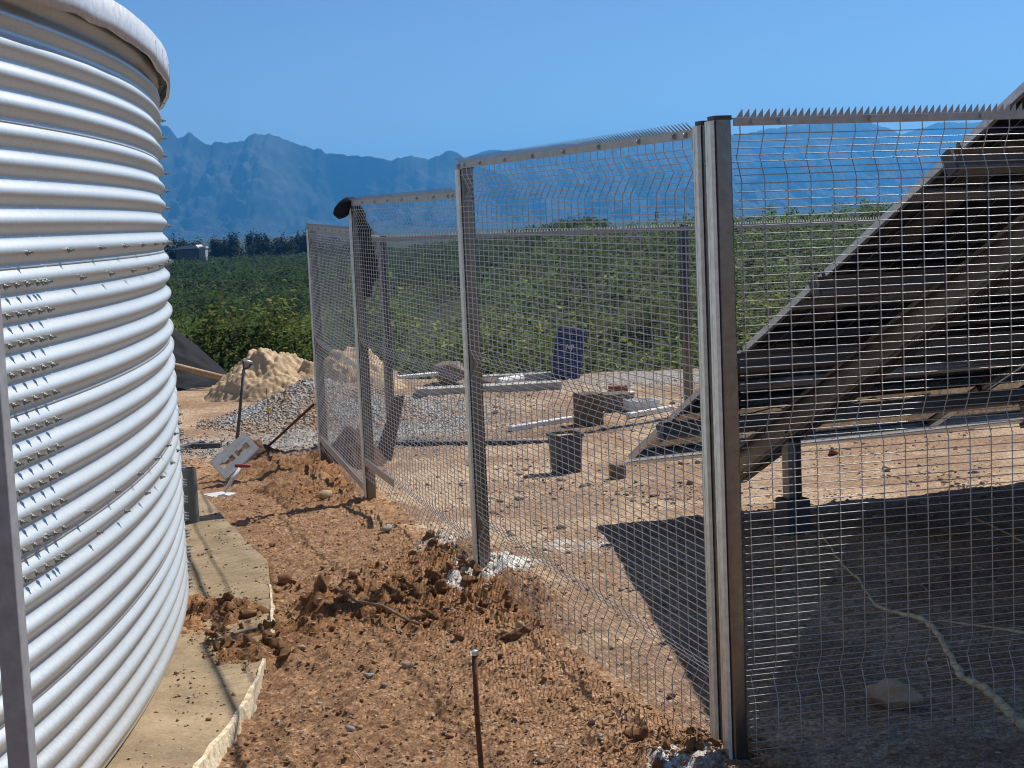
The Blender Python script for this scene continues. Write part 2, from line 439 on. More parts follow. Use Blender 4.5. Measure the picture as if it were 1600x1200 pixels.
C_ = [(1250, 240), (1370, 222), (1405, 211), (1430, 203), (1462, 193), (1480, 190), (1505, 192), (1540, 190), (1620, 184), (1800, 178), (2000, 190), (2300, 200)]
mountain('mountain_range', A_, 5200, 4300, 900, 3, 4.5)
mountain('mountain_range', B_, 6400, 4200, 900, 13, 3.0)
mountain('mountain_range', C_, 7400, 5500, 900, 23, 2.5)

# the air between here and the mountains
hv = NT('air haze'); hv.t.nodes.remove(hv.b)
pv = hv.n('ShaderNodeVolumePrincipled'); pv.inputs['Color'].default_value = (.105, .46, .96, 1); pv.inputs['Density'].default_value = 1.5e-4; pv.inputs['Anisotropy'].default_value = .42
out = [k for k in hv.t.nodes if k.type == 'OUTPUT_MATERIAL'][0]; hv.link(pv.outputs[0], out.inputs['Volume'])
hz = put('haze', G().box((0, 4260, 203), (11900, 9240, 446)), hv.m, loc=(0, 0, 0)); hz['kind'] = 'stuff'

# ================================================================== VEGETATION
def leafmat(name, cols, trans=.35):
    q = NT(name); oi = q.n('ShaderNodeObjectInfo')
    geo = q.n('ShaderNodeNewGeometry')
    c = q.ramp(geo.outputs['Random Per Island'], [(i / (len(cols) - 1), k) for i, k in enumerate(cols)])
    hs = q.n('ShaderNodeHueSaturation'); q.link(c, hs.inputs['Color'])
    mr = q.n('ShaderNodeMapRange'); mr.inputs[3].default_value = .72; mr.inputs[4].default_value = 1.25; q.link(oi.outputs['Random'], mr.inputs[0]); q.link(mr.outputs[0], hs.inputs['Value'])
    q.link(hs.outputs[0], q.b.inputs['Base Color']); q.b.inputs['Roughness'].default_value = .75; q.b.inputs['Specular IOR Level'].default_value = .12
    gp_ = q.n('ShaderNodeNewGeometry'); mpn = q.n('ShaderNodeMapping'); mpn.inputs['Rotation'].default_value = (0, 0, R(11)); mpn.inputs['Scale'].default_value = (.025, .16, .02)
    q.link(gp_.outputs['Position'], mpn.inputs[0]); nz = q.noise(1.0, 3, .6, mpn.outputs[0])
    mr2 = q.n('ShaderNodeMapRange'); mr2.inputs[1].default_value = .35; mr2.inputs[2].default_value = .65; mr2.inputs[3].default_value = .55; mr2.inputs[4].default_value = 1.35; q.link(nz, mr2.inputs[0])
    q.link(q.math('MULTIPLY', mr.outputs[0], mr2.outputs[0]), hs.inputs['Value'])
    tr = q.n('ShaderNodeBsdfTranslucent'); q.link(hs.outputs[0], tr.inputs[0])
    mx = q.n('ShaderNodeMixShader'); mx.inputs[0].default_value = trans
    q.link(q.b.outputs[0], mx.inputs[1]); q.link(tr.outputs[0], mx.inputs[2])
    o = [k for k in q.t.nodes if k.type == 'OUTPUT_MATERIAL'][0]; q.link(mx.outputs[0], o.inputs['Surface']); return q.m
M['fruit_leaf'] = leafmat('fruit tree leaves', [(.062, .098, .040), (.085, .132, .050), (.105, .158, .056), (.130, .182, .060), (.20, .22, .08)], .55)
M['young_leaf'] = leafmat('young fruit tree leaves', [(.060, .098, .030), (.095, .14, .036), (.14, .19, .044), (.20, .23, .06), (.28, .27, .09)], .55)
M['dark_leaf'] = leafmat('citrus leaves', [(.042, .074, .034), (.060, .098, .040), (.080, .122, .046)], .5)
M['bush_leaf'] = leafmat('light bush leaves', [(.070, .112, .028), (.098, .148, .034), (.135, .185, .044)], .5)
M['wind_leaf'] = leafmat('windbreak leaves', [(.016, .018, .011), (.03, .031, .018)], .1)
M['bark'] = simple('bark', (.10, .075, .055), (.05, .04, .03), 10, .9)

def crown_pts(n, rx, rz, z0, r, lumps=9):
    """points clustered in lumps through the crown's volume"""
    cs = r.normal(size=(lumps, 3)); cs /= np.linalg.norm(cs, axis=1)[:, None]; cs *= (.35 + .45 * r.random((lumps, 1)))
    k = r.integers(0, lumps, n); p = cs[k] + r.normal(size=(n, 3)) * .21
    p[:, 0] *= rx; p[:, 1] *= rx; p[:, 2] = p[:, 2] * rz + z0
    p[:, 2] = np.maximum(p[:, 2], .15 * rz)
    return p
def leaf_quads(p, size, r, upbias=1.1):
    n = len(p); nrm = r.normal(size=(n, 3)); nrm[:, 2] = np.abs(nrm[:, 2]) + upbias; nrm /= np.linalg.norm(nrm, axis=1)[:, None]
    a = np.cross(nrm, r.normal(size=(n, 3))); a /= np.linalg.norm(a, axis=1)[:, None]; b = np.cross(nrm, a)
    s = size * (.6 + .8 * r.random((n, 1)))
    a = a * s; b = b * s * .55
    V = np.stack([p - a, p + b * .9 - a * .1, p + a, p - b * .9 - a * .1], 1).reshape(-1, 3)
    return V, np.arange(4 * n).reshape(n, 4)
def crown_mesh(name, n, rx, rz, z0, size, mat, seed, lumps=9):
    r = np.random.default_rng(seed); V, F = leaf_quads(crown_pts(n, rx, rz, z0, r, lumps), size, r); return npmesh(name, V, F, mat)
def trunk_mesh(name, h, rad, seed):
    r = random.Random(seed); g = G()
    g.tube([(0, 0, -.1), (.03, .02, h * .35), (-.02, .03, h * .8)], [rad, rad * .8, rad * .35], 6)
    for k in range(4):
        a = r.random() * 6.28; z = h * (.3 + .12 * k); L = h * .35
        g.tube([(0, 0, z), (math.cos(a) * L * .5, math.sin(a) * L * .5, z + L * .35), (math.cos(a) * L, math.sin(a) * L, z + L * .75)], [rad * .5, rad * .35, rad * .15], 5)
    me = bpy.data.meshes.new(name); me.from_pydata(g.v, [], g.f); me.materials.append(M['bark']); me.update(); return me
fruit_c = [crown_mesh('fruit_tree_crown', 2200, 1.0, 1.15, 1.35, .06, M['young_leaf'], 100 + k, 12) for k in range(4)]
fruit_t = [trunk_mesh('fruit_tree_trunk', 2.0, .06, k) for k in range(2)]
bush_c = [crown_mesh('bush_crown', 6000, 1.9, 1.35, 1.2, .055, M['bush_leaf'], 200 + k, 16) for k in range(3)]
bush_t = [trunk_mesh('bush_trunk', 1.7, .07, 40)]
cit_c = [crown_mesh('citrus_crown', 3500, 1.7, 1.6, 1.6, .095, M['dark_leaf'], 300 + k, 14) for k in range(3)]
cit_t = [trunk_mesh('citrus_trunk', 2.2, .09, 50)]
def tree(name, label, cat, group, crowns, trunks, x, y, sc, i):
    o = bpy.data.objects.new(name, None); o.empty_display_size = .2; COL.objects.link(o)
    o.location = (x, y, gz(x, y)); o.scale = (sc, sc, sc * random.uniform(.9, 1.12)); o.rotation_euler = (0, 0, random.random() * 6.28)
    tag(o, label, cat, group)
    for nm, ms in (('trunk', trunks), ('crown', crowns)):
        c = bpy.data.objects.new(nm, ms[i % len(ms)]); COL.objects.link(c); c.parent = o
# right hillside: fruit rows, nearest ones as single trees
near_f, far_f = [], []
c0 = 25.3; k = 0
while c0 < 112:
    xx = -.30 * c0
    while xx < .62 * c0:
        y = c0 - .20 * xx + random.uniform(-.25, .25)
        b = xx / y
        if b > -.16 + .05 * math.sin(y * .2) and y > 24.2 and not (abs(b + .06 - .0009 * (y - 60)) < .022 and 40 < y < 130):
            gap = (k % 8 in (4, 5) and b > .02) or (k % 8 == 1)
            if not (gap and random.random() < .85):
                (near_f if y < 46 else far_f).append((xx, y, random.uniform(.93, 1.04)))
        xx += 1.3
    c0 += 3.1; k += 1
near_f.sort(key=lambda t: t[1])
for i, (x, y, s_) in enumerate(near_f[:290]):
    tree('fruit_tree', 'leafy green fruit tree in the orchard rows just behind the fenced yard', 'tree', 'fruit trees in the orchard rows behind the yard', fruit_c, fruit_t, x, y, s_, i)
far_f += near_f[290:]
def mass(name, pts, n, rx, rz, z0, size, mat, seed):
    r = np.random.default_rng(seed); Vs = []; Fs = []; b = 0
    for (x, y, s_) in pts:
        V, F = leaf_quads(crown_pts(n, rx * s_, rz * s_, z0 * s_, r, 7), size * (1 + y / 900), r)
        V += np.array([x, y, 0]); Vs.append(V); Fs.append(F + b); b += len(V)
    V = np.concatenate(Vs); gx = np.repeat(np.array([gz_ for gz_ in ground_z(np.array([p[0] for p in pts]), np.array([p[1] for p in pts]))]), n * 4)
    V[:, 2] += gx
    o = put(name, npmesh(name, V, np.concatenate(Fs), mat), None); o['kind'] = 'stuff'; return o
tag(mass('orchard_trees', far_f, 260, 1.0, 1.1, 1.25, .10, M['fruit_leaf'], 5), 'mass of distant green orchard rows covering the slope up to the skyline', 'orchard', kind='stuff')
# left: light bushes below the yard, citrus beyond, windbreak
nb = 0
for y in np.arange(41, 84, 3.0):
    for b in np.arange(-.36, -.10, 3.1 / y):
        x = b * y + random.uniform(-.8, .8)
        tree('bush', 'soft light green bush in the thicket below the sand pile', 'bush', 'light green bushes below the yard', bush_c, bush_t, x, y + random.uniform(-1, 1), random.uniform(.75, 1.1) * (1 + (y - 41) * .004), nb); nb += 1
cit_n, cit_f = [], []
for y in np.arange(92, 372, 5.2):
    for b in np.arange(-.40, .06, 3.3 / y):
        x = b * y
        if b > -.13 and y < 118: continue
        (cit_n if y < 118 else cit_f).append((x + random.uniform(-.3, .3), y - .1 * x + random.uniform(-.4, .4), random.uniform(.85, 1.15)))
for i, (x, y, s_) in enumerate(cit_n[:200]):
    tree('citrus_tree', 'dark green rounded citrus tree in the plantation beyond the light bushes', 'tree', 'dark citrus trees beyond the bushes', cit_c, cit_t, x, y, s_, i)
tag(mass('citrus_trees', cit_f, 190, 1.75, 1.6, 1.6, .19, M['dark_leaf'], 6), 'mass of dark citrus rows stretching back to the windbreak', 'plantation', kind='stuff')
wb = [(x, 405 + random.uniform(-8, 8) + .05 * x, random.uniform(.95, 1.08)) for x in np.arange(-230, -34, 1.25)]
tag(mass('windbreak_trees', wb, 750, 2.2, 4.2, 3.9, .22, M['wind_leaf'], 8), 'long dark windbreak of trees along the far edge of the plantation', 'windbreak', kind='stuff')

# ================================================================== WATER TANK
TC = Vector((-13.205, 5.51, 0)); TR = 11.70; PITCHC = .09; TZ0 = .03
def tank_metal():
    q = NT('corrugated zinc sheet')
    n1 = q.noise(1.3, 5, .6); n2 = q.noise(60, 3, .6)
    c = q.ramp(n1, [(.3, (.53, .57, .575)), (.7, (.59, .625, .625))])
    c = q.mix(.18, c, q.ramp(n2, [(.35, (.5, .5, .5)), (.6, (1, 1, 1))]), 'MULTIPLY')
    # dust and mud splashed on the lowest courses
    tc = q.n('ShaderNodeTexCoord'); sx = q.n('ShaderNodeSeparateXYZ'); q.link(tc.outputs['Object'], sx.inputs[0])
    d = q.ramp(q.math('ADD', sx.outputs[2], q.math('MULTIPLY', n2, .5)), [(.18, (.55, .55, .55)), (.62, (0, 0, 0))])
    c = q.mix(d, c, (.46, .40, .33))
    q.base(c)
    return q.done(.42, .55, .5)
M['tank'] = tank_metal()
M['roof'] = galv('tank roof sheet', (.66, .67, .67), .45, .45)
tank = thing('water_tank', 'big round corrugated steel water tank with rows of bolts and an overhanging roof rim', 'water tank', TC)
def tp(r, th, z): return (r * math.cos(th), r * math.sin(th), z)
def sheet_mesh(t0, t1, z0, z1, dr):
    n = max(6, int(abs(t1 - t0) * TR / .045)); th = np.linspace(t0, t1, n)
    zs = np.arange(z0 - .012, z1 + .014, PITCHC / 14)
    prof = TR + dr - .0136 * np.cos(2 * math.pi * (zs - TZ0) / PITCHC)
    rr = np.concatenate([[prof[0] - .006], prof]); zz = np.concatenate([[zs[0]], zs])
    T, Z = np.meshgrid(th, zz); Rr = np.repeat(rr[:, None], n, 1)
    V = np.stack([Rr * np.cos(T), Rr * np.sin(T), Z], 2).reshape(-1, 3); m = len(zz)
    i0 = (np.arange(m - 1)[:, None] * n + np.arange(n - 1)[None]).ravel()
    return npmesh('corrugated_sheet', V, np.stack([i0, i0 + 1, i0 + 1 + n, i0 + n], 1), M['tank'], True)
rings = [TZ0 + .45 * k for k in range(7)]
L0, L1 = R(-2.7), R(12.3)
sheets = {}
for k in range(6):
    z0, z1 = rings[k], rings[k + 1]
    laps = [L0 + R(15.0) * j for j in range(-2, 4)] if k in (2, 3) else [L1 - R(7.5 if k > 3 else 0) * 0 + R(15.0) * j - (0 if k < 2 else R(.15)) for j in range(-3, 3)]
    for j in range(len(laps) - 1):
        o = put('corrugated_sheet', sheet_mesh(laps[j], laps[j + 1] + R(.5), z0, z1, .0035 * k + .0018 * (j % 2)), None, tank)
        sheets[(k, j)] = o
    # the far side of the shell, out of sight
    o = put('shell_back', sheet_mesh(laps[-1], laps[0] + 2 * math.pi, z0, z1, -.002), None, tank)
# bolts
bm_ = G()
bm_.tube([(0, 0, 0), (.003, 0, 0)], .011, 10).tube([(.003, 0, 0), (.010, 0, 0)], .0085, 6).tube([(.010, 0, 0), (.022, 0, 0)], .004, 6)
bolt_me = bpy.data.meshes.new('bolt'); bolt_me.from_pydata(bm_.v, [], bm_.f); bolt_me.materials.append(galv('bolt zinc', (.30, .31, .30), .4, .8)); bolt_me.update()
def tank_bolt(par, th, z, crest=True):
    p = TC + Vector(tp(TR + .0035 * (z - TZ0) / .45 + (.0122 if crest else -.011), th, z))
    inst('bolt', bolt_me, par, p, orient(Vector((math.cos(th), math.sin(th), 0)), Vector((-math.sin(th), math.cos(th), 0)), Vector((0, 0, 1))))
def crests(k): return [rings[k] + PITCHC * (i + .5) - .016 for i in range(5)]
for k in (2, 3):                                   # vertical lap with five columns of bolts
    for z in crests(k):
        for c in range(5): tank_bolt(sheets[(k, 2)], L0 - (c - .3) * .088 / TR, z)
for c in range(5): tank_bolt(sheets[(1, 2)], L0 - (c - .3) * .088 / TR, rings[2] - .06)
for k in (0, 1):                                   # lap on the far curve of the wall
    for z in crests(k):
        for c in range(3): tank_bolt(sheets[(k, 3)], L1 - R(.35) + c * .088 / TR, z)
for k in (4, 5):
    for z in crests(k)[: 5]: tank_bolt(sheets[(k, 3)], L1 + R(.05), z); 
for z_s, k in ((rings[4], 4), (rings[2], 2)):      # bolted horizontal seams
    for c in range(-5, 10):
        th = (c * .40 + .12) / TR
        tank_bolt(sheets[(k, 2)], th, z_s + .036); tank_bolt(sheets[(k - 1, 2)], th + .12 / TR, z_s - .062)
# roof with a drooping skirt
th = np.linspace(0, 2 * math.pi, 1440, endpoint=False)
droop = .5 + .6 * fbm(th * 14, th * 0, 5, 2) + .07 * np.cos(th * 150)
rows = []
sk = TR + .085 + .008 * fbm(th * 20, th * 0, 8, 2)
for r_, z_ in ((sk - .012, 2.675 - .045 * droop), (sk + .004, 2.668 - .045 * droop), (sk + .006, 2.70), (sk + .004, 2.778), (sk - .012, 2.785), (np.full(th.shape, TR - .35), np.full(th.shape, 2.83)), (np.full(th.shape, 3.), np.full(th.shape, 3.5))):
    rows.append(np.stack([r_ * np.cos(th), r_ * np.sin(th), z_ + 0 * th], 1))
V = np.concatenate(rows); n = len(th); F = []
for a in range(len(rows) - 1):
    i = np.arange(n); F.append(np.stack([a * n + i, a * n + (i + 1) % n, (a + 1) * n + (i + 1) % n, (a + 1) * n + i], 1))
rim = put('roof', npmesh('roof', V, np.concatenate(F), M['roof'], False), None, tank)
g = G().box((0, 0, 0), (.004, .004, .075)); fold_me = bpy.data.meshes.new('skirt_fold'); fold_me.from_pydata(g.v, [], g.f); fold_me.materials.append(M['roof']); fold_me.update()
for a in range(-14, 24):
    t = R(a * 1.55 + .4); rad = Vector((math.cos(t), math.sin(t), 0)); tan = Vector((-math.sin(t), math.cos(t), 0))
    inst('skirt_fold', fold_me, rim, TC + rad * (TR + .0868) + Vector((0, 0, 2.715)), orient(rad, tan, Vector((0, 0, 1))))
g = G()
g.add([TC + Vector(tp(TR - .06, t, 2.70)) for t in np.linspace(0, 2 * math.pi, 240, endpoint=False)] + [TC + Vector(tp(TR + .08, t, 2.72)) for t in np.linspace(0, 2 * math.pi, 240, endpoint=False)],
      [(i, (i + 1) % 240, 240 + (i + 1) % 240, 240 + i) for i in range(240)])
put('eave', g, simple('eave liner', (.30, .28, .25), None, 8, .8), tank)

# galvanised upright close to the camera
up = gp(20, 800); b0 = at(36, 1200, 3.3)
g = G(); Mz = Matrix.Rotation(R(-2), 3, 'Z')
g.box((b0.x, b0.y, 1.28), (.05, .05, 2.66), Mz)
tag(put('steel_upright', g, galv('dull galvanised tube', (.30, .31, .33), .5, .1), loc=(b0.x, b0.y, 0), bevel=.004), 'grey square steel upright standing close in front of the corrugated tank', 'post')

# concrete apron round the tank
yy_ = np.linspace(3.2, 11.45, 120); V = []; F = []
for y in yy_:
    xr = float(slab_x(y)); xl = TC.x + math.sqrt(max(0, (TR - .25) ** 2 - (y - TC.y) ** 2))
    for t in np.linspace(0, 1, 9): V.append((xl + (xr - xl) * t, y, .004 * math.sin(7 * y + 9 * t)))
    V.append((xr, y, -.16))
for i in range(len(yy_) - 1):
    for t in range(9): F.append((i * 10 + t, i * 10 + t + 1, (i + 1) * 10 + t + 1, (i + 1) * 10 + t))
q = NT('dusty concrete apron')
c = q.ramp(q.noise(3, 6, .65), [(.3, (.20, .145, .085)), (.55, (.35, .262, .162)), (.75, (.43, .335, .215))])
c = q.mix(.5, c, q.ramp(q.noise(45, 5, .7), [(.32, (.55, .52, .48)), (.6, (1, 1, 1))]), 'MULTIPLY')
c = q.mix(q.ramp(q.noise(1.7, 5, .7), [(.55, (0, 0, 0)), (.72, (.5, .5, .5))]), c, (.24, .20, .14))
q.base(c); q.bump(q.noise(70, 4), .5, .006)
structure(put('concrete_apron', npmesh('concrete_apron', V, F, q.done(.9, 0, .2)), None))
# ragged formwork strip along the apron's edge
edge = [Vector((float(slab_x(y)), y, 0)) for y in np.linspace(3.6, slab_pt[4].y + .1, 90)]
prof_v = []; prof_f = []
q = NT('splashed formwork strip')
q.base(q.ramp(q.noise(30, 5, .7), [(.3, (.38, .28, .15)), (.5, (.62, .52, .36)), (.7, (.80, .74, .60))])); q.bump(q.noise(60, 4), .6, .008)
strip_m = q.done(.85, 0, .2)
for i, e in enumerate(edge):
    t = (edge[min(i + 1, 89)] - edge[max(i - 1, 0)]).normalized(); nr = Vector((t.y, -t.x, 0))
    f1 = float(fbm(e.y * 6, 0 * e.y, 3, 4)); f2 = float(fbm(e.y * 9, 5 + 0 * e.y, 6, 4))
    w = max(.005, .011 + .012 * f1) * (1 if i < 80 else .5); h = .008 + .010 * f2
    off = nr * .012 * float(fbm(e.y * 3, 9 + 0 * e.y, 12, 3))
    a = e + off
    low = .03
    prof_v += [a - nr * .004 + Vector((0, 0, -low)), a - nr * .006 + Vector((0, 0, h)), a + nr * w + Vector((0, 0, h * .8)), a + nr * (w + .004 + .012 * (f1 > .1)) + Vector((0, 0, -low - .05))]
for i in range(89):
    for j in range(4):
        prof_f.append((i * 4 + j, i * 4 + (j + 1) % 4, (i + 1) * 4 + (j + 1) % 4, (i + 1) * 4 + j))
prof_f += [(3, 2, 1, 0), (356, 357, 358, 359)]
g = G().add(prof_v, prof_f)
tag(put('formwork_strip', g, strip_m), 'ragged cream formwork strip edging the sandy concrete apron beside the tank', 'formwork strip')

# ================================================================== SECURITY FENCE
def hz_(v): return Vector((v.x, v.y, 0)).normalized()
fence = thing('security_fence', 'galvanised welded mesh security fence with spiked top rails running down beside the tank', 'fence', (PC.x, PC.y, 0))
FOLDS = (.11, 1.03, 1.905)
def fold(s, h):
    return sum(max(0., 1 - abs(s - f) / .075) for f in FOLDS) * .036
def hwires(h):
    out = []; s = .035
    while s < h:
        out.append(s); s += .0225 if fold(s + .014, h) > 0.004 else .028
    return out
def seg_mesh(name, path, r, n, mat):
    g = G().tube(path, r, n, cap=False); me = bpy.data.meshes.new(name); me.from_pydata(g.v, [], g.f); me.materials.append(mat); me.polygons.foreach_set('use_smooth', [True] * len(me.polygons)); me.update(); return me
def mesh_panel(a, b, h, nin, single, rv=.0020, rh=.0018):
    """welded mesh between top corners a and b; nin points to the yard's side"""
    d = b - a; L = hz_(b - a); length = (Vector((b.x, b.y, 0)) - Vector((a.x, a.y, 0))).length
    ks = np.arange(.025, length - .01, 0.0838); hs = hwires(h)
    vpath = []
    pts = sorted({0., h} | {f + e for f in FOLDS for e in (-.075, -.04, 0, .04, .075) if f + e < h})
    for s in pts: vpath.append(nin * fold(s, h) + Vector((0, 0, -s)))
    def top(k): return a + d * (k / length)
    border = G()
    for k in (ks[0], ks[-1]): border.tube([top(k) + p for p in vpath], rv, 5, False)
    for s in (hs[0], hs[-1]): border.tube([a + Vector((0, 0, -s)) + nin * (fold(s, h) - .004), b + Vector((0, 0, -s)) + nin * (fold(s, h) - .004)], rh, 5, False)
    if not single:
        for k in ks[1:-1]: border.tube([top(k) + p for p in vpath], rv, 4, False)
        for s in hs[1:-1]: border.tube([a + Vector((0, 0, -s)) + nin * (fold(s, h) - .004), b + Vector((0, 0, -s)) + nin * (fold(s, h) - .004)], rh, 4, False)
    p = put('mesh_panel', border, M['wire'], fence, smooth=True)
    if single:
        vm = seg_mesh('vertical_wire', vpath, rv, 5, M['wire'])
        hm = seg_mesh('horizontal_wire', [Vector((0, 0, 0)), d * .5, d], rh, 5, M['wire'])
        for k in ks[1:-1]: inst('vertical_wire', vm, p, top(k))
        for s in hs[1:-1]: inst('horizontal_wire', hm, p, a + Vector((0, 0, -s)) + nin * (fold(s, h) - .004))
    return p
def rounded(w, dp, r=.014):
    pts = []
    for cx, cy, a0 in ((w / 2 - r, dp / 2 - r, 0), (-w / 2 + r, dp / 2 - r, 90), (-w / 2 + r, -dp / 2 + r, 180), (w / 2 - r, -dp / 2 + r, 270)):
        for k in range(4):
            a = R(a0 + 30 * k); pts.append((cx + r * math.cos(a), cy + r * math.sin(a)))
    return pts
def post(p, along, nout, ztop, zbot, w=.082, dp=.07, clamp=True, cap=True):
    """p: plan point on the panel plane; the post stands on the yard's side of it"""
    c = Vector((p.x, p.y, 0)) - nout * (dp / 2 + .004)
    poly = [c + along * u + nout * v + Vector((0, 0, zbot)) for u, v in rounded(w, dp)]
    o = put('post', G().prism(poly, (0, 0, ztop - zbot)), M['post'], fence, auto=35)
    if cap:
        poly = [c + along * u + nout * v + Vector((0, 0, ztop)) for u, v in rounded(w + .006, dp + .006)]
        put('cap', G().prism(poly, (0, 0, .014)), M['cap'], o)
    if clamp:
        g = G()
        for u, ww, t in ((-.012, w * .54, .012), (.024 * w / .082, w * .30, .009)):
            poly = [Vector((p.x, p.y, zbot)) + along * (u + x) + nout * y for x, y in ((-ww / 2, 0), (-ww / 2 + .003, t), (ww / 2 - .003, t), (ww / 2, 0))]
            g.prism(poly, (0, 0, ztop - zbot - .002))
        put('clamp_strip', g, galv('bright clamp strip', (.55, .57, .56), .36, .75) if 'clampm' not in M else M['clampm'], o)
        g = G()
        poly = [Vector((p.x, p.y, zbot)) + along * u + nout * v for u, v in ((w / 2 - .016, .0), (w / 2 - .014, .004), (w / 2 - .008, .004), (w / 2 - .006, 0))]
    return o
M['clampm'] = galv('bright clamp strip', (.72, .76, .73), .34, .4)
rb = G().tube([(0, 0, 0), (.004, 0, 0)], .011, 8).tube([(.004, 0, 0), (.012, 0, 0)], .008, 6)
rbolt = bpy.data.meshes.new('rail_bolt'); rbolt.from_pydata(rb.v, [], rb.f); rbolt.materials.append(M['wire']); rbolt.update()
SPACING = .0243
def top_rail(a, b, nout, hgt, lean, single, spike=.028, nmax=70, bolts=True):
    d = b - a; L = Vector((d.x, d.y, 0)).length; dl = d / L; up = Vector((0, 0, 1)); t = .003
    g = G()
    g.hexa([a + up * -hgt, b + up * -hgt, b + up * -hgt + nout * t, a + up * -hgt + nout * t, a, b, b + nout * t, a + nout * t])
    g.hexa([a - nout * .022 + up * -.003, b - nout * .022 + up * -.003, b - nout * .0005 + up * -.003, a - nout * .0005 + up * -.003, a - nout * .022, b - nout * .022, b - nout * .0005, a - nout * .0005])
    sd = (up * math.cos(lean) + nout * math.sin(lean)); side = (nout * math.cos(lean) - up * math.sin(lean)) * .0022
    wd = .96 if lean == 0 else .5; SPK = SPACING if lean == 0 else .031; n = int(L / SPK) - 1
    def tri(o): return [o, o + dl * SPK * wd, o + dl * SPK * (wd - .03) + sd * spike, o + dl * SPK * (wd - .06) + sd * spike]
    k0 = nmax if single else 0
    for k in range(k0, n): g.prism(tri(a + dl * (k * SPK + .012) + up * .0005), side)
    o = put('top_rail', g, M['galv_rail'], fence)
    if single:
        gs = G().prism(tri(Vector((0, 0, 0))), side); sm = bpy.data.meshes.new('spike'); sm.from_pydata(gs.v, [], gs.f); sm.materials.append(M['galv_rail']); sm.update()
        for k in range(min(nmax, n)): inst('spike', sm, o, a + dl * (k * SPK + .012) + up * .0005)
    if bolts:
        for s in np.concatenate([[.07, .17], np.arange(.5, L - .2, .42), [L - .17, L - .07]]):
            inst('rail_bolt', rbolt, o, a + dl * s + up * (-hgt * .55) + nout * t, orient(nout, dl.normalized(), up))
    return o
M['galv_rail'] = galv('spiked rail', (.40, .395, .38), .45, .45)

d_CB = hz_(PB - PC); n_CB = Vector((-d_CB.y, d_CB.x, 0)); n_CB = n_CB if n_CB.x < 0 else -n_CB
d_BA = hz_(PA - PB); n_BA = Vector((-d_BA.y, d_BA.x, 0)); d_AZ = hz_(PZ - PA); n_AZ = Vector((-d_AZ.y, d_AZ.x, 0))
d_CR = Vector((math.sin(R(76)), math.cos(R(76)), 0)); n_CR = Vector((d_CR.y, -d_CR.x, 0))     # towards the camera
zg = lambda p: float(base(p.x, p.y))
# corner: two posts side by side
pc1 = Vector((PC.x, PC.y, 0)) + n_CB * .045
post(pc1, d_CB, n_CB, PC.z, -.12, .066, .060)
pc2 = pc1 + d_CB * .105
tz2 = at(1092, 196, pc2.y).z
post(pc2, d_CB, n_CB, tz2, -.12, .056, .05)
pb = Vector((PB.x, PB.y, 0)) + n_CB * .048
post(pb, d_CB, n_CB, PB.z - .02, zg(PB) - .15)
pa = Vector((PA.x, PA.y, 0)) + n_BA * .048
post(pa, d_BA, n_BA, PA.z, zg(PA) - .12)
pz = Vector((PZ.x, PZ.y, 0)) + n_AZ * .045
post(pz, d_AZ, n_AZ, PZ.z, zg(PZ) - .12)
# run C-B
a = Vector((pb.x, pb.y, at(712, 255, pb.y).z)) - d_CB * -.03; b = Vector((pc2.x, pc2.y, at(1082, 202, pc2.y).z)) + d_CB * .02
mesh_panel(Vector((a.x, a.y, a.z - .03)), Vector((b.x, b.y, b.z - .03)), 2.16, -n_CB, True)
top_rail(b, a, n_CB, .030, R(42), True, .034, 90)
# run B-A
a2 = Vector((pa.x, pa.y, at(548, 314, pa.y).z)) + d_BA * .03; b2 = Vector((pb.x, pb.y, at(706, 300, pb.y).z)) + d_BA * .05
mesh_panel(Vector((a2.x, a2.y, a2.z - .03)), Vector((b2.x, b2.y, b2.z - .03)), 2.0, -n_BA, False)
top_rail(b2, a2, n_BA, .036, R(42), False, .034)
# run A-Z
a3 = Vector((pz.x, pz.y, at(480, 353, pz.y).z)) + d_AZ * .03; b3 = Vector((pa.x, pa.y, at(546, 359, pa.y).z)) + d_AZ * .05
mesh_panel(Vector((a3.x, a3.y, a3.z - .03)), Vector((b3.x, b3.y, b3.z - .03)), 1.98, -n_AZ, False)
top_rail(b3, a3, n_AZ, .036, R(42), False, .034)
for (s, e, nn) in ((a3, b3, n_AZ), (b2, a2, n_BA)):
    zz = Vector((0, 0, -1.93)); s0 = s + zz + nn * .002; e0 = e + zz + nn * .002
    if nn is n_BA: s0 = e0 + (s0 - e0) * .0; e0 = a2 + zz + (b2 - a2) * .35 + nn * .002
    g = G().hexa([s0, e0, e0 + nn * .005, s0 + nn * .005] + [q_ + Vector((0, 0, .055)) for q_ in (s0, e0, e0 + nn * .005, s0 + nn * .005)])
    put('bottom_bar', g, M['wire'], fence)
# run C to the right, facing the camera
pr = Vector((PC.x, PC.y, 0)) + d_CR * .024 + n_CR * .03
zr0 = at(1147, 184, pr.y).z; e_r = pr + d_CR * 3.3
k_r = pr + d_CR * 1.15
zr1 = zr0 + (at(1598, 174, (pr + d_CR * 1.13).y).z - zr0) * (3.3 / 1.13)
ra_ = Vector((pr.x, pr.y, zr0)); rb_ = Vector((e_r.x, e_r.y, zr1))
mesh_panel(ra_ - Vector((0, 0, .02)), rb_ - Vector((0, 0, .02)), 2.24, -n_CR, True)
top_rail(ra_, rb_, n_CR, .027, 0, True, .028, 52)
post(e_r, d_CR, n_CR, zr1, -.12)
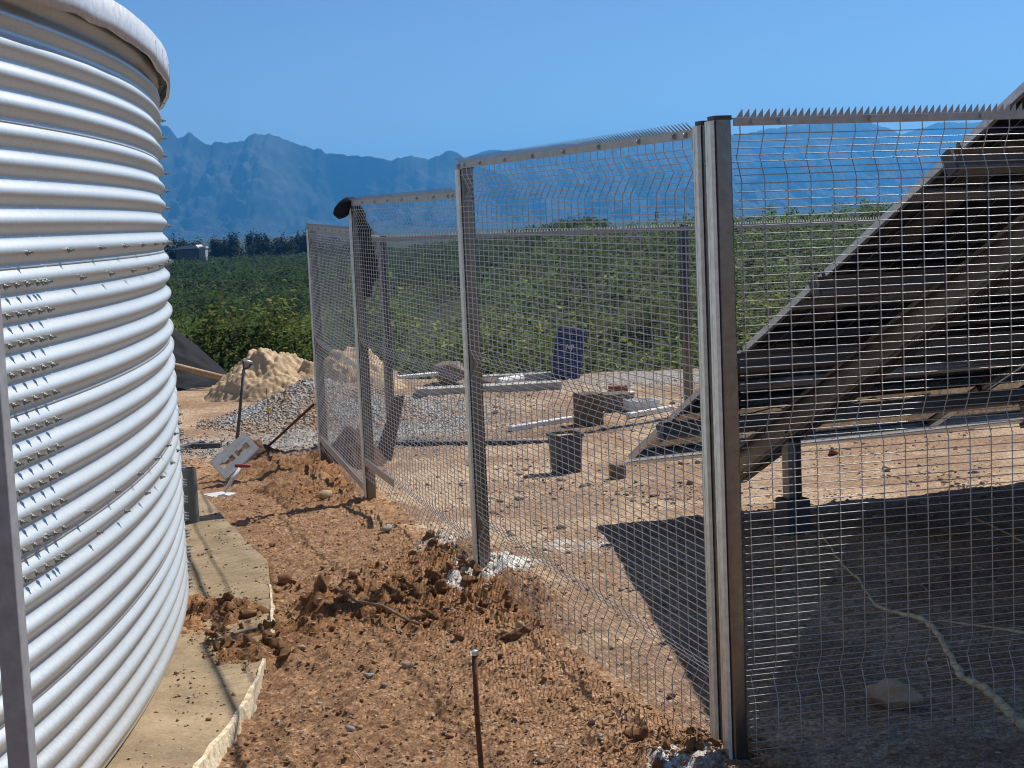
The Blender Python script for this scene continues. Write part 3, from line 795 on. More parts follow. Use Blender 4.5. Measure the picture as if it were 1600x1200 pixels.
# far side of the enclosure
f0 = at(597, 371, 15.75); fd = d_CR; fpts = [f0]
post(Vector((f0.x, f0.y, 0)), fd, -Vector((fd.y, -fd.x, 0)) * -1, f0.z, zg(f0) - .1, .09, .085, False)
nf = Vector((fd.y, -fd.x, 0))
cur = Vector((f0.x, f0.y, f0.z))
for k, (px_, py_) in enumerate(((1086, 353), (1480, 338), (1880, 325))):
    nx = cur + fd * 3.28; nx.z = at(px_, py_, nx.y).z
    mesh_panel(cur + fd * .03 - Vector((0, 0, .03)), nx - fd * .03 - Vector((0, 0, .03)), 1.98, -nf, False, .0018, .0014)
    top_rail(cur, nx, nf, .045, R(-35), False, .035, bolts=False)
    post(Vector((nx.x, nx.y, 0)), fd, nf, nx.z, zg(nx) - .1, .09, .085, False)
    cur = nx.copy()
zt = Vector((pz.x, pz.y, PZ.z - .02)); fa = Vector((f0.x, f0.y, f0.z)); dzf = hz_(fa - zt)
mesh_panel(zt + dzf * .05 - Vector((0, 0, .03)), fa - dzf * .05 - Vector((0, 0, .03)), 1.98, Vector((dzf.y, -dzf.x, 0)), False, .0018, .0014)
top_rail(zt + dzf * .05, fa, -Vector((dzf.y, -dzf.x, 0)), .045, R(35), False, .03, bolts=False)

# ================================================================== SOLAR ARRAY
P0 = Vector((.635, 9.92, EYE - 1.64)); TL = R(27.4)
AD = Vector((.9353, .3539, 0)); AV = Vector((.3539 * math.cos(TL), -.9353 * math.cos(TL), math.sin(TL))); AN = AV.cross(AD) * -1
AN = AN if AN.z > 0 else -AN
def AR(a, u, n): return P0 + AD * a + AV * u + AN * n
def abox(g, a0, a1, u0, u1, n0, n1):
    return g.hexa([AR(a0, u0, n0), AR(a1, u0, n0), AR(a1, u1, n0), AR(a0, u1, n0), AR(a0, u0, n1), AR(a1, u0, n1), AR(a1, u1, n1), AR(a0, u1, n1)])
array = thing('solar_array', 'tilted solar array seen from below on steel rafters behind the mesh fence', 'solar array', (AR(1.2, 1.2, 0).x, AR(1.2, 1.2, 0).y, 0))
q = NT('module back sheet')
uv = q.n('ShaderNodeUVMap'); sp = q.n('ShaderNodeSeparateXYZ'); q.link(uv.outputs[0], sp.inputs[0])
def lines(s_, period, w): return q.math('LESS_THAN', q.math('FRACT', q.math('DIVIDE', s_, period)), w / period)
ln = q.math('MAXIMUM', lines(sp.outputs[0], .182, .006), q.math('MULTIPLY', lines(sp.outputs[1], .0935, .003), .35))
q.base(q.mix(ln, (.010, .012, .020), (.26, .25, .23)))
q.b.inputs['IOR'].default_value = 1.9; M['laminate'] = q.done(.05, 0, .8)
M['jbox'] = simple('black junction box', (.012, .012, .013), None, 8, .5)
M['purlin'] = galv('warm zinc purlin', (.29, .265, .25), .45, .4)
MW, MH = 2.28, 1.13
ID = orient(AD, AV, AN)
def lame(name, build, mat):
    g = G(); build(g); me_ = bpy.data.meshes.new(name); me_.from_pydata(g.v, [], g.f); me_.materials.append(mat); me_.update(); return me_
def b_frame(g):
    t = .011; d = .035; fl = .026
    for (x0, x1, y0, y1) in ((0, MW, 0, t), (0, MW, MH - t, MH), (0, t, t, MH - t), (MW - t, MW, t, MH - t)):
        g.box(((x0 + x1) / 2, (y0 + y1) / 2, -d / 2), (x1 - x0, y1 - y0, d))
    for (x0, x1, y0, y1) in ((t, MW - t, t, fl), (t, MW - t, MH - fl, MH - t), (t, fl, fl, MH - fl), (MW - fl, MW - t, fl, MH - fl)):
        g.box(((x0 + x1) / 2, (y0 + y1) / 2, -d + .001), (x1 - x0, y1 - y0, .002))
frame_me = lame('solar_module', b_frame, M['alu'])
lam_me = lame('laminate', lambda g: g.box((MW / 2, MH / 2, -.006), (MW - .022, MH - .022, .006)), M['laminate'])
uvl = lam_me.uv_layers.new(name='UVMap')
for lp in lam_me.loops: uvl.data[lp.index].uv = lam_me.vertices[lp.vertex_index].co[:2]
jb_me = lame('junction_box', lambda g: g.box((0, 0, -.02), (.11, .055, .02)), M['jbox'])
cab_me = lame('cable', lambda g: g.tube([(0, 0, -.02), (.15, -.02, -.03), (.3, .01, -.045), (.42, 0, -.02)], .0045, 5), M['jbox'])
for j in range(4):
    for i in range(4):
        p = AR(.0 + i * (MW + .02), .27 + j * (MH + .005), 0)
        m = inst('solar_module', frame_me, array, p, ID)
        ORG[m.name] = Vector(p)
        for nm, me_, off in [('laminate', lam_me, None)] + [('junction_box', jb_me, (x, MH / 2)) for x in (.42, 1.14, 1.86)] + ([('cable', cab_me, (x, MH / 2)) for x in (.49, 1.21)]):
            o = bpy.data.objects.new(nm, me_); COL.objects.link(o); o.parent = m
            if off: o.location = (off[0], off[1], 0)
for u in (.90, 1.93, 2.86, 4.06):
    g = G(); abox(g, -.06, 9.4, u, u + .004, -.135, -.037); abox(g, -.06, 9.4, u + .004, u + .05, -.041, -.037); abox(g, -.06, 9.4, u + .004, u + .05, -.135, -.131); abox(g, -.06, 9.4, u + .046, u + .05, -.131, -.115)
    pl = put('purlin', g, M['purlin'], array)
    g = G(); abox(g, -.075, -.061, u - .01, u + .058, -.14, -.034); put('end_cap', g, M['grey_plastic'], pl)
    for a in (.02, 2.28):
        g = G(); abox(g, a - .02, a + .02, u + .01, u + .04, -.037, .004); put('module_clamp', g, M['jbox'], pl)
g = G(); abox(g, -.02, 9.25, .205, .268, -.052, -.046); abox(g, -.02, 9.25, .205, .209, -.046, -.02); put('edge_rail', g, galv('bright edge rail', (.72, .73, .74), .4, .4), array)
for a, u0 in ((.63, .42), (2.52, .95), (4.62, .95), (6.7, .95)):
    g = G()
    for s_ in (-1, 1):
        abox(g, *sorted((a + s_ * .010, a + s_ * .014)), u0, 4.85, -.315, -.138)
        abox(g, *sorted((a + s_ * .014, a + s_ * .062)), u0, 4.85, -.142, -.138); abox(g, *sorted((a + s_ * .014, a + s_ * .062)), u0, 4.85, -.315, -.281)
        abox(g, *sorted((a + s_ * .058, a + s_ * .062)), u0, 4.85, -.158, -.142); abox(g, *sorted((a + s_ * .058, a + s_ * .062)), u0, 4.85, -.311, -.292)
    put('rafter', g, M['beam'], array)
    for u, w in ((1.17, .085), (3.95, .085)):
        t = AR(a, u, -.315); gr = gz(t.x, t.y); g = G()
        Mx = orient(AD, Vector((-AD.y, AD.x, 0)), Vector((0, 0, 1)))
        g.box((t.x, t.y, (gr + t.z) / 2 + .03), (w, .006, t.z - gr + .10), Mx)
        for s_ in (-1, 1): g.box(Vector((t.x, t.y, (gr + t.z) / 2 + .03)) + AD * (s_ * w / 2), (.005, .07, t.z - gr + .06), Mx)
        c_ = put('column', g, M['beam'], array)
        g = G().box((t.x, t.y, gr + .09), (.16, .15, .24), Mx); put('footing', g, M['grey_plastic'], c_, bevel=.012)

# ================================================================== SMALLER THINGS
def lathe(g, prof, n, c, M3=None):
    c = Vector(c); v = []; f = []
    for r_, z_ in prof:
        for k in range(n):
            p = Vector((r_ * math.cos(2 * math.pi * k / n), r_ * math.sin(2 * math.pi * k / n), z_)); v.append(c + (M3 @ p if M3 else p))
    for i in range(len(prof) - 1):
        for k in range(n): f.append((i * n + k, i * n + (k + 1) % n, (i + 1) * n + (k + 1) % n, (i + 1) * n + k))
    return g.add(v, f)
_ico = {}
def ico(sub):
    if sub not in _ico:
        bm = bmesh.new(); bmesh.ops.create_icosphere(bm, subdivisions=sub, radius=1)
        _ico[sub] = (np.array([v.co[:] for v in bm.verts]), np.array([[v.index for v in f.verts] for f in bm.faces])); bm.free()
    return _ico[sub]
def rock_shape(sub, seed, rough=.35, squash=(1, 1, .75), facet=True):
    V, F = ico(sub); r = np.random.default_rng(seed); V = V.copy()
    if facet:
        for k in range(14):                      # cut flat facets
            d = r.normal(size=3); d /= np.linalg.norm(d); h = .5 + .32 * r.random(); e = V @ d; V -= np.where(e > h, e - h, 0)[:, None] * d
    s = 1 + rough * (fbm(V[:, 0] * 1.7 + seed, V[:, 1] * 1.7 + V[:, 2] * 1.3, seed, 4))
    V = V * s[:, None] * np.array(squash); return V, F
def rock_mesh(name, sub, seed, mat, **k):
    V, F = rock_shape(sub, seed, **k); return npmesh(name, V, F, mat, False)
def euler(a, b, c): return Matrix.Rotation(c, 3, 'Z') @ Matrix.Rotation(b, 3, 'Y') @ Matrix.Rotation(a, 3, 'X')

# --- pipe stub beside the tank
p = gp(300, 832); g = G(); lathe(g, [(.055, -.05), (.055, .365), (.049, .365), (.049, -.02), (0.0005, -.02)], 28, (p.x, p.y, 0))
tag(put('pipe_stub', g, M['pvc'], auto=40), 'dark grey plastic pipe stub standing open beside the foot of the tank', 'pipe')

# --- spade standing in the soil
b = gp(369, 688); g = G(); Y = b.y
sp_ = thing('spade', 'spade stuck upright in the soil before the gravel heap, metal D handle on top', 'spade', b)
s0 = at(369, 690, Y); s1 = at(381, 577, Y); s0.z -= .05
g.tube([s0, s1], [.019, .016], 8); put('shaft', g, M['grey_plastic'], sp_, smooth=True)
hl, hr = at(379.5, 562.5, Y), at(394, 566.5, Y)
g = G().tube([s1, at(380, 568, Y), hl], .010, 6).tube([s1, at(389, 574, Y), hr], .010, 6); put('handle_fork', g, M['grey_plastic'], sp_, smooth=True)
g = G().tube([hl, hr], .014, 8); put('grip', g, M['galv'], sp_, smooth=True)

# --- grey sheet with two keyhole slots
Y = gp(360, 752).y; A0 = at(353, 750, Y - .1); B0 = at(407, 703, Y + .12); D0 = at(328, 723, Y + .02)
ex = B0 - A0; ey = D0 - A0; en = ex.cross(ey).normalized()
nx_, ny_ = 34, 16; occ = np.ones((nx_, ny_), bool)
for c0_ in (5, 19):
    occ[c0_:c0_ + 10, 7:9] = False; occ[c0_ + 7:c0_ + 11, 6:10] = False; occ[c0_ - 1:c0_ + 2, 6:10] = False
g = G(); T = .014
def pt(i, j, k): return A0 + ex * (i / nx_) + ey * (j / ny_) + en * (T * k)
for k in (0, 1):
    for i in range(nx_):
        j = 0
        while j < ny_:
            if occ[i, j]:
                j1 = j
                while j1 < ny_ and occ[i, j1]: j1 += 1
                q4 = [pt(i, j, k), pt(i + 1, j, k), pt(i + 1, j1, k), pt(i, j1, k)]; g.add(q4, [(0, 1, 2, 3)] if k else [(3, 2, 1, 0)]); j = j1
            else: j += 1
for i in range(nx_ + 1):
    for j in range(ny_):
        l_ = occ[i - 1, j] if i > 0 else False; r_ = occ[i, j] if i < nx_ else False
        if l_ != r_: g.add([pt(i, j, 0), pt(i, j + 1, 0), pt(i, j + 1, 1), pt(i, j, 1)], [(0, 1, 2, 3)])
for j in range(ny_ + 1):
    for i in range(nx_):
        l_ = occ[i, j - 1] if j > 0 else False; r_ = occ[i, j] if j < ny_ else False
        if l_ != r_: g.add([pt(i, j, 0), pt(i + 1, j, 0), pt(i + 1, j, 1), pt(i, j, 1)], [(0, 1, 2, 3)])
tag(put('slotted_sheet', g, M['lightgrey']), 'pale grey sheet with two dark slots tilted against the dug soil', 'sheet')

# --- little white hoe with red grip
b = gp(344, 775); Y = b.y
ho = thing('hand_hoe', 'white handled hand hoe with red grip lying in front of the slotted sheet', 'hoe', b)
g = G().tube([at(351, 769, Y), at(362, 750, Y + .04), at(375, 732, Y + .08)], [.014, .016, .019], 8); put('handle', g, M['white'], ho, smooth=True)
g = G().tube([at(367, 728, Y + .09), at(391, 728, Y + .09)], .014, 8); put('grip', g, M['red'], ho, smooth=True)
g = G().prism([at(316, 772, Y), at(345, 768, Y + .05), at(370, 770, Y + .05), at(352, 777, Y - .05), at(335, 777, Y - .06)], (0, 0, -.008)); put('blade', g, M['white'], ho)

# --- rusty pole leaning on the farthest post
Y0 = gp(409, 706).y; g = G().tube([at(405, 710, Y0), at(490, 632, PZ.y - .05)], .013, 7)
tag(put('rusty_pole', g, M['rust'], smooth=True), 'thin rusty pole leaning from the dug soil against the last fence post', 'pole')
# --- survey rod with yellow tag
Y = gp(421, 675).y; rd = thing('marker_rod', 'thin marker rod with a yellow tag standing before the gravel heap', 'marker', gp(421, 675))
g = G().tube([at(421, 678, Y), at(419, 640, Y), at(416, 606, Y)], .0045, 5); put('rod', g, M['rust'], rd)
g = G().box(at(420, 640, Y - .01), (.045, .006, .04)); put('tag', g, M['yellow'], rd)
# --- stake in the foreground
Y = 4.45; t = at(741, 1021, Y); sk_ = thing('steel_stake', 'rusty steel stake with a nut on its tip standing in the foreground soil', 'stake', (t.x, t.y, gz(t.x, t.y)))
g = G().tube([(t.x + .004, t.y, gz(t.x, t.y) - .1), (t.x + .006, t.y, .25), (t.x, t.y, .42), t], .0088, 8); put('bar', g, M['rust'], sk_, smooth=True)
g = G(); lathe(g, [(.0093, -.004), (.013, -.004), (.013, .009), (.0093, .009), (.001, .012)], 6, t); put('nut', g, M['galv'], sk_)

# --- heaps
def heap_mesh(name, cx, cy, rx, ry, hfun, mat, n=150, attr=None):
    u = np.linspace(-1, 1, n); U, V_ = np.meshgrid(u, u); X = cx + U * rx; Y_ = cy + V_ * ry
    z = base(X, Y_) - .06 + hfun(X - cx, Y_ - cy, U, V_) 
    V = np.stack([X, Y_, z], 2).reshape(-1, 3); i0 = (np.arange(n - 1)[:, None] * n + np.arange(n - 1)[None]).ravel()
    F = np.stack([i0, i0 + 1, i0 + 1 + n, i0 + n], 1)
    rr = np.hypot(U, V_).ravel(); F = F[(rr[F] < 1.0).all(1)]
    used = np.unique(F); mp = np.full(len(V), -1); mp[used] = np.arange(len(used))
    return npmesh(name, V[used], mp[F], mat, True)
def cone(r, p=1.1): return np.clip(1 - r, 0, 1) ** p
c = at(470, 622, 20.6)
def sandh(x, y, U, V):
    a = cone(np.hypot((x + .38) / .95, y / .95), .9) * .76; b_ = cone(np.hypot((x - .72) / .75, (y - .1) / .8), .9) * .80; d_ = cone(np.hypot((x - .12) / .6, (y + .2) / .6)) * .5
    h = np.maximum(np.maximum(a, b_), d_); h = np.minimum(h, .54 + .14 * vn(x * 4, y * 4, 3) + .03 * (x < 0))
    c1, r1 = cell(x * 4.2 + 3, y * 4.2, 8)
    return h * (1 + .25 * fbm(x * 4, y * 4, 6, 3)) + .075 * (h > .12) * np.abs(fbm(x * 6, y * 6, 9, 4)) + .03 * (h > .15) * (r1 - .5) + .035 * fbm(x * 20, y * 20, 5, 4) * (h > .03) + .03 * np.clip(1 - 1.6 * cell(x * 13, y * 13, 4)[0], 0, 1) * (h > .2)
tag(put('sand_pile', heap_mesh('sand_pile', c.x, c.y, 1.75, 1.6, sandh, M['sand'], 190), None), 'tan pile of building sand with a crumbled top behind the grey gravel', 'sand pile')
q = NT('crushed grey stone')
vo = q.n('ShaderNodeTexVoronoi'); vo.inputs['Scale'].default_value = 34; tcn = q.n('ShaderNodeTexCoord'); q.link(tcn.outputs['Object'], vo.inputs['Vector'])
q.base(q.mix(q.ramp(q.noise(1.8, 5), [(.40, (0, 0, 0)), (.56, (.95, .95, .95))]), q.ramp(vo.outputs['Color'], [(0, (.13, .13, .135)), (.5, (.27, .27, .265)), (1, (.50, .485, .455))]), (.30, .21, .14)))
q.bump(vo.outputs['Distance'], .9, .03); M['gravel'] = q.done(.85, 0, .25)
c = at(470, 640, 17.7)
def gravh(x, y, U, V):
    h = cone(np.hypot((x - .1) / 1.5, y / 1.4), 1.3) * .50 + cone(np.hypot((x - 1.0) / 1.4, (y + .3) / 1.2), 1.4) * .25
    c1, r1 = cell(x * 16, y * 16, 2); c2, r2 = cell(x * 30, y * 30, 5)
    return h * (1 + .18 * fbm(x * 2.5, y * 2.5, 4, 3)) + (.045 * np.clip(1 - c1 * 1.6, 0, 1) * r1 + .02 * np.clip(1 - c2 * 1.5, 0, 1)) * (h > .02)
tag(put('gravel_pile', heap_mesh('gravel_pile', c.x, c.y, 2.3, 1.9, gravh, M['gravel'], 300), None), 'spreading heap of crushed grey gravel in front of the sand pile', 'gravel pile')
c = at(248, 600, 23.0)
def plh(x, y, U, V):
    h = cone(np.hypot((x + .15) / 1.25, y / 1.2), .9) * 1.06
    w = np.abs(fbm(x * 2.2 + y * 1.2, y * 3.5 - x, 6, 4)) 
    return h * (1 + .22 * fbm(x * 2, y * 2, 3, 3)) + .10 * (.5 - w) + .09 * cone(np.hypot(x / 1.6, y / 1.6), .3)
tag(put('black_sheeting', heap_mesh('black_sheeting', c.x, c.y, 1.75, 1.6, plh, M['black_plastic'], 110), None), 'heap covered with crumpled black plastic sheeting beside the tank', 'plastic sheeting')
c = gp(545, 738); c.y += .25
tag(put('earth_mound', heap_mesh('earth_mound', c.x + .02, c.y, .36, .4, lambda x, y, U, V: cone(np.hypot(x / .33, y / .36), .7) * .48 + .06 * fbm(x * 14, y * 14, 7, 4), simple('dark earth', (.15, .085, .05), (.07, .04, .025), 12, .95, 0, .1, .8, 60), 60), None), 'dark earth mound just inside the mesh between the two farthest posts', 'earth mound')
for (px_, py_, rx, H, lab) in ((388, 716, .42, .22, 'brown dug soil mound behind the pale slotted sheet'), (430, 772, .38, .13, 'low reddish soil mound in front of the hand hoe'), (545, 715, .3, .12, 'low reddish soil ridge at the foot of the last post')):
    c = gp(px_, py_)
    def mh(x, y, U, V, rx=rx, H=H):
        c1, r1 = cell(x * 15, y * 15, 3)
        return cone(np.hypot(x / rx, y / rx / 1.0), .9) * H * 1.25 + (.05 * fbm(x * 9, y * 9, 4, 4) + .035 * np.clip(1 - c1 * 1.7, 0, 1) * r1) * (np.hypot(U, V) < .9)
    tag(put('soil_mound', heap_mesh('soil_mound', c.x, c.y, rx * 1.1, rx * 1.1, mh, M['clod'] if px_ != 388 else bpy.data.materials['dark earth'], 80), None), lab, 'soil mound', 'mounds of dug soil along the fence')

# --- timber pole over the sheeting
g = G().tube([at(225, 563, 22.2), at(268, 571, 22.0), at(352, 591, 21.5)], [.05, .05, .042], 8)
tag(put('timber_pole', g, M['wood'], smooth=True), 'long pale timber pole lying across the black sheeting beside the sand', 'pole')
# --- dark bars by the tank
for i, (a_, b_, lab) in enumerate((((262, 705), (316, 693), 'dark steel bar lying by the tank, nearer of a pair'), ((300, 697), (346, 696), 'dark steel bar with a pale top behind its nearer twin'))):
    A_1 = gp(*a_, .03); B_1 = gp(*b_, .03); d = (B_1 - A_1).normalized(); mid = (A_1 + B_1) / 2
    g = G().box(mid, ((B_1 - A_1).length, .07, .05), orient(d, Vector((-d.y, d.x, 0)), Vector((0, 0, 1))))
    tag(put('steel_bar', g, M['grey_plastic'], bevel=.006), lab, 'steel bar')

# --- inside the yard
def block(name, px_, py_, size, rot, mat, lab, cat, bevel=.01, lift=0., tilt=(0, 0)):
    c = gp(px_, py_); Mx = euler(tilt[0], tilt[1], rot); g = G().box((c.x, c.y, c.z + size[2] / 2 + lift - .01), size, Mx)
    return tag(put(name, g, mat, bevel=bevel), lab, cat)
# grey tub
c = gp(885, 738); tub = thing('mortar_tub', 'dark grey square tub of pale mortar casting a shadow on the bare ground', 'tub', c)
def sq(w, z, n=6):
    return [(c.x + x, c.y + y, c.z + z) for x, y in [(lambda q_: (math.cos(R(20)) * q_[0] - math.sin(R(20)) * q_[1], math.sin(R(20)) * q_[0] + math.cos(R(20)) * q_[1]))(pp) for pp in rounded(w, w, w * .18)]]
rings_ = [sq(.205, -.02), sq(.25, .31), sq(.272, .315), sq(.272, .335), sq(.24, .335), sq(.225, .27)]
g = G(); k = len(rings_[0]); g.add([p_ for r_ in rings_ for p_ in r_], [(i * k + j, i * k + (j + 1) % k, (i + 1) * k + (j + 1) % k, (i + 1) * k + j) for i in range(5) for j in range(k)])
put('shell', g, M['grey_plastic'], tub, auto=40)
g = G().add(sq(.232, .31), [tuple(range(k))]); put('mortar', g, M['sand'], tub)
# blue container
c = gp(888, 593); bl = thing('blue_container', 'navy blue plastic container with a small white mark leaning before the orchard', 'container', c)
tiltM = Matrix.Rotation(R(10), 3, 'Y') @ Matrix.Rotation(R(-14), 3, 'X')
pr_ = [Vector((x, 0, z)) for x, z in rounded(.40, .72, .07)]
g = G().prism([Vector((c.x, c.y, c.z + .36)) + tiltM @ (p_ + Vector((.02, 0, 0))) for p_ in pr_], tiltM @ Vector((0, .26, 0)))
put('body', g, M['blue'], bl, bevel=.03)
g = G()
for (x0, z0, x1, z1) in ((-.045, .02, -.035, .10), (-.035, .10, -.005, .04), (-.005, .04, .025, .10), (.03, .02, .03, .10), (.03, .10, .06, .09), (.045, .05, .055, .09)):
    a_ = Vector((x0 + .02, -.003, z0 + .02)); b_ = Vector((x1 + .02, -.003, z1 + .02)); d = (b_ - a_).normalized(); nn = Vector((-d.z, 0, d.x)) * .006
    g.prism([Vector((c.x, c.y, c.z + .36)) + tiltM @ p_ for p_ in (a_ - nn, b_ - nn, b_ + nn, a_ + nn)], tiltM @ Vector((0, .002, 0)))
put('white_mark', g, M['white'], bl)
# boulders
def boulder(name, px_, py_, w, h, seed, mat, lab, sub=3, dep=1.0, sink=.15, rough=.4):
    c = gp(px_, py_); V, F = rock_shape(sub, seed, rough); V = V * np.array([w / 2, w / 2 * dep, h / 1.5]); V[:, 2] += h * (.5 - sink)
    me_ = npmesh(name, V, F, mat); o = put(name, me_, None); o.location = c; o.location.y += w * .3 * dep; o.location.z = gz(o.location.x, o.location.y); return tag(o, lab, 'rock')
boulder('boulder', 700, 603, .58, .46, 4, simple('brown boulder', (.30, .23, .17), (.13, .10, .08), 5, .95, 0, .15, .7, 30), 'large brown boulder at the yard edge behind the middle fence post')
boulder('boulder', 600, 590, .46, .26, 9, simple('dark boulder', (.17, .13, .10), (.08, .06, .05), 5, .95, 0, .15, .7, 30), 'dark flat boulder behind the fence, left of the larger boulder')
boulder('boulder', 770, 606, .38, .16, 14, simple('shale rock', (.20, .14, .11), (.10, .07, .055), 5, .95, 0, .15, .7, 30), 'low brown rock with white pipe behind it, right of the large boulder')
A_1 = gp(778, 598, .07); B_1 = gp(815, 592, .07); g = G().tube([A_1, B_1], .06, 10); tag(put('white_pipe', g, M['white'], auto=40), 'short white pipe lying behind the low brown rock', 'pipe')
A_1 = at(622, 586, 19.4); B_1 = at(682, 580, 19.6); d = (B_1 - A_1).normalized(); g = G().box((A_1 + B_1) / 2 + Vector((0, 0, -.03)), ((B_1 - A_1).length, .14, .035), orient(d, Vector((-d.y, d.x, 0)).normalized(), d.cross(Vector((-d.y, d.x, 0)).normalized())))
tag(put('board', g, M['white']), 'pale board propped on rocks at the far edge of the yard', 'board')
# low concrete kerb
for (a_, b_, w, h, lab) in (((650, 618), (876, 606), .30, .05, 'low pale concrete strip laid across the far yard'), ((735, 598), (905, 590), .22, .05, 'grey concrete strip farther back than the pale one')):
    A_1 = gp(*a_); B_1 = gp(*b_); d = (B_1 - A_1).normalized(); s_ = Vector((-d.y, d.x, 0)).normalized()
    g = G().box((A_1 + B_1) / 2 + Vector((0, 0, h / 2 + .01)), ((B_1 - A_1).length, w, h + .06), orient(d, s_, d.cross(s_)))
    tag(put('concrete_strip', g, simple('pale concrete', (.50, .47, .42), (.30, .28, .24), 6, .9, 0, .2, .4, 60), bevel=.012), lab, 'concrete strip')
block('timber_block', 920, 662, (.24, .26, .34), .35, M['greywood'], 'tall dark brown timber block standing behind the mortar tub', 'timber block')
block('timber_block', 962, 640, (.34, .30, .20), .3, M['greywood'], 'wide brown timber block right of the taller block', 'timber block')
block('brick', 966, 618, (.22, .11, .08), .25, simple('red brick', (.23, .085, .05), None, 14, .9), 'reddish brick lying on a white foam pad beyond the timber blocks', 'brick', .006, .05)
block('foam_pad', 975, 617, (.24, .16, .045), .25, M['white'], 'small white foam pad under the reddish brick', 'foam pad', .006)
for (a_, b_, lab) in (((797, 674), (942, 650), 'long thin white foam strip lying behind the mortar tub'), ((981, 653), (1051, 641), 'shorter white foam strip lying in front of the white tray')):
    A_1 = gp(*a_); B_1 = gp(*b_); d = (B_1 - A_1).normalized(); s_ = Vector((-d.y, d.x, 0)).normalized()
    g = G().box((A_1 + B_1) / 2 + Vector((0, 0, .025)), ((B_1 - A_1).length, .07, .055), orient(d, s_, d.cross(s_)))
    tag(put('foam_strip', g, M['white'], bevel=.01), lab, 'foam strip')
c = gp(1005, 646); tr_ = G(); Mx = euler(0, 0, .3)
for (x, y, sx_, sy_, sz_, zz) in ((0, 0, .32, .30, .012, .006), (0, .145, .32, .012, .12, .06), (0, -.145, .32, .012, .12, .06), (.155, 0, .012, .278, .12, .06), (-.155, 0, .012, .278, .12, .06)):
    tr_.box(c + Mx @ Vector((x, y, 0)) + Vector((0, .2, zz + .012)), (sx_, sy_, sz_), Mx)
tag(put('white_tray', tr_, M['white']), 'open white plastic tray on the ground beside the array corner', 'tray')
Y = gp(600, 726).y; g = G()
g.hexa([at(580, 728, Y), at(611, 726, Y), at(611, 726, Y + .05), at(580, 728, Y + .05), at(616, 620, Y + .32), at(633, 617, Y + .32), at(633, 617, Y + .36), at(616, 620, Y + .36)])
tag(put('leaning_board', g, M['greywood'], bevel=.006), 'tapered brown board leaning upright behind the second farthest fence post', 'board')
A_1 = gp(600, 694, .02); B_1 = gp(862, 691, .02); d = (B_1 - A_1).normalized(); s_ = Vector((-d.y, d.x, 0)).normalized()
g = G().box((A_1 + B_1) / 2, ((B_1 - A_1).length, .045, .04), orient(d, s_, d.cross(s_)))
tag(put('steel_bar', g, M['grey_plastic'], bevel=.004), 'long dark steel bar lying straight across the fenced yard', 'steel bar')
block('timber_block', 965, 748, (.10, .12, .13), .5, M['greywood'], 'small dark block under the low corner of the solar array', 'timber block')

# jacket thrown over the fence post
jk = thing('jacket', 'black jacket thrown over the top corner of the second farthest post', 'jacket', (PA.x, PA.y, PA.z - .1))
rowsp = [(322, 549, 563), (335, 550, 568), (350, 551, 574), (376, 553, 580), (400, 555, 587), (428, 558, 592), (436, 560, 586), (450, 565, 581), (466, 572, 577)]
py = np.array([r_[0] for r_ in rowsp]); pl_ = np.array([r_[1] for r_ in rowsp]); pr2 = np.array([r_[2] for r_ in rowsp])
nr, nc = 30, 14; g = G(); front = []; 
for i, y in enumerate(np.linspace(322, 466, nr)):
    l_ = np.interp(y, py, pl_) ; r_ = np.interp(y, py, pr2) + 1.5 * math.sin(y * .25)
    for j in range(nc):
        t = j / (nc - 1); dep = .07 * t * -1.2 + .018 * math.sin(t * 13 + y * .03) + .012 * math.sin(y * .13 + t * 5)
        front.append(at(l_ + (r_ - l_) * t, y, PA.y - .02 + dep))
nrm = Vector((.3, .95, 0)) * .03
V = front + [p_ + nrm for p_ in front]; F = []; o_ = nr * nc
for i in range(nr - 1):
    for j in range(nc - 1):
        a_ = i * nc + j; F += [(a_, a_ + 1, a_ + 1 + nc, a_ + nc), (o_ + a_ + nc, o_ + a_ + 1 + nc, o_ + a_ + 1, o_ + a_)]
for i in range(nr - 1):
    for j in (0, nc - 1): a_ = i * nc + j; F.append((a_, a_ + nc, o_ + a_ + nc, o_ + a_))
for j in range(nc - 1):
    for i in (0, nr - 1): a_ = i * nc + j; F.append((a_, a_ + 1, o_ + a_ + 1, o_ + a_))
put('hanging_side', G().add(V, F), M['cloth'], jk, smooth=True)
V, F = rock_shape(3, 77, .25, (1, 1, 1), False); pp = []
ax = at(527, 336, PA.y) - at(546, 313, PA.y); L = ax.length; ax.normalize(); side = Vector((0, 1, 0)); oth = ax.cross(side)
ce = at(537, 325, PA.y - .03)
for v in V:
    w = .055 + .012 * v[0]
    pp.append(ce + ax * (v[0] * (L / 2 + .02)) + side * (v[1] * .08) + oth * (v[2] * w))
put('shoulder', G().add(pp, [tuple(int(k) for k in f_) for f_ in F]), M['cloth'], jk, smooth=True)
g = G(); 
for k_, (x0, y0) in enumerate(((546, 316), (551, 314), (556, 318))): pass
g.tube([at(541, 314, PA.y - .02), at(550, 312, PA.y - .01), at(558, 320, PA.y), at(560, 335, PA.y)], [.03, .035, .04, .03], 8, flat=.7); put('collar', g, M['cloth'], jk, smooth=True)

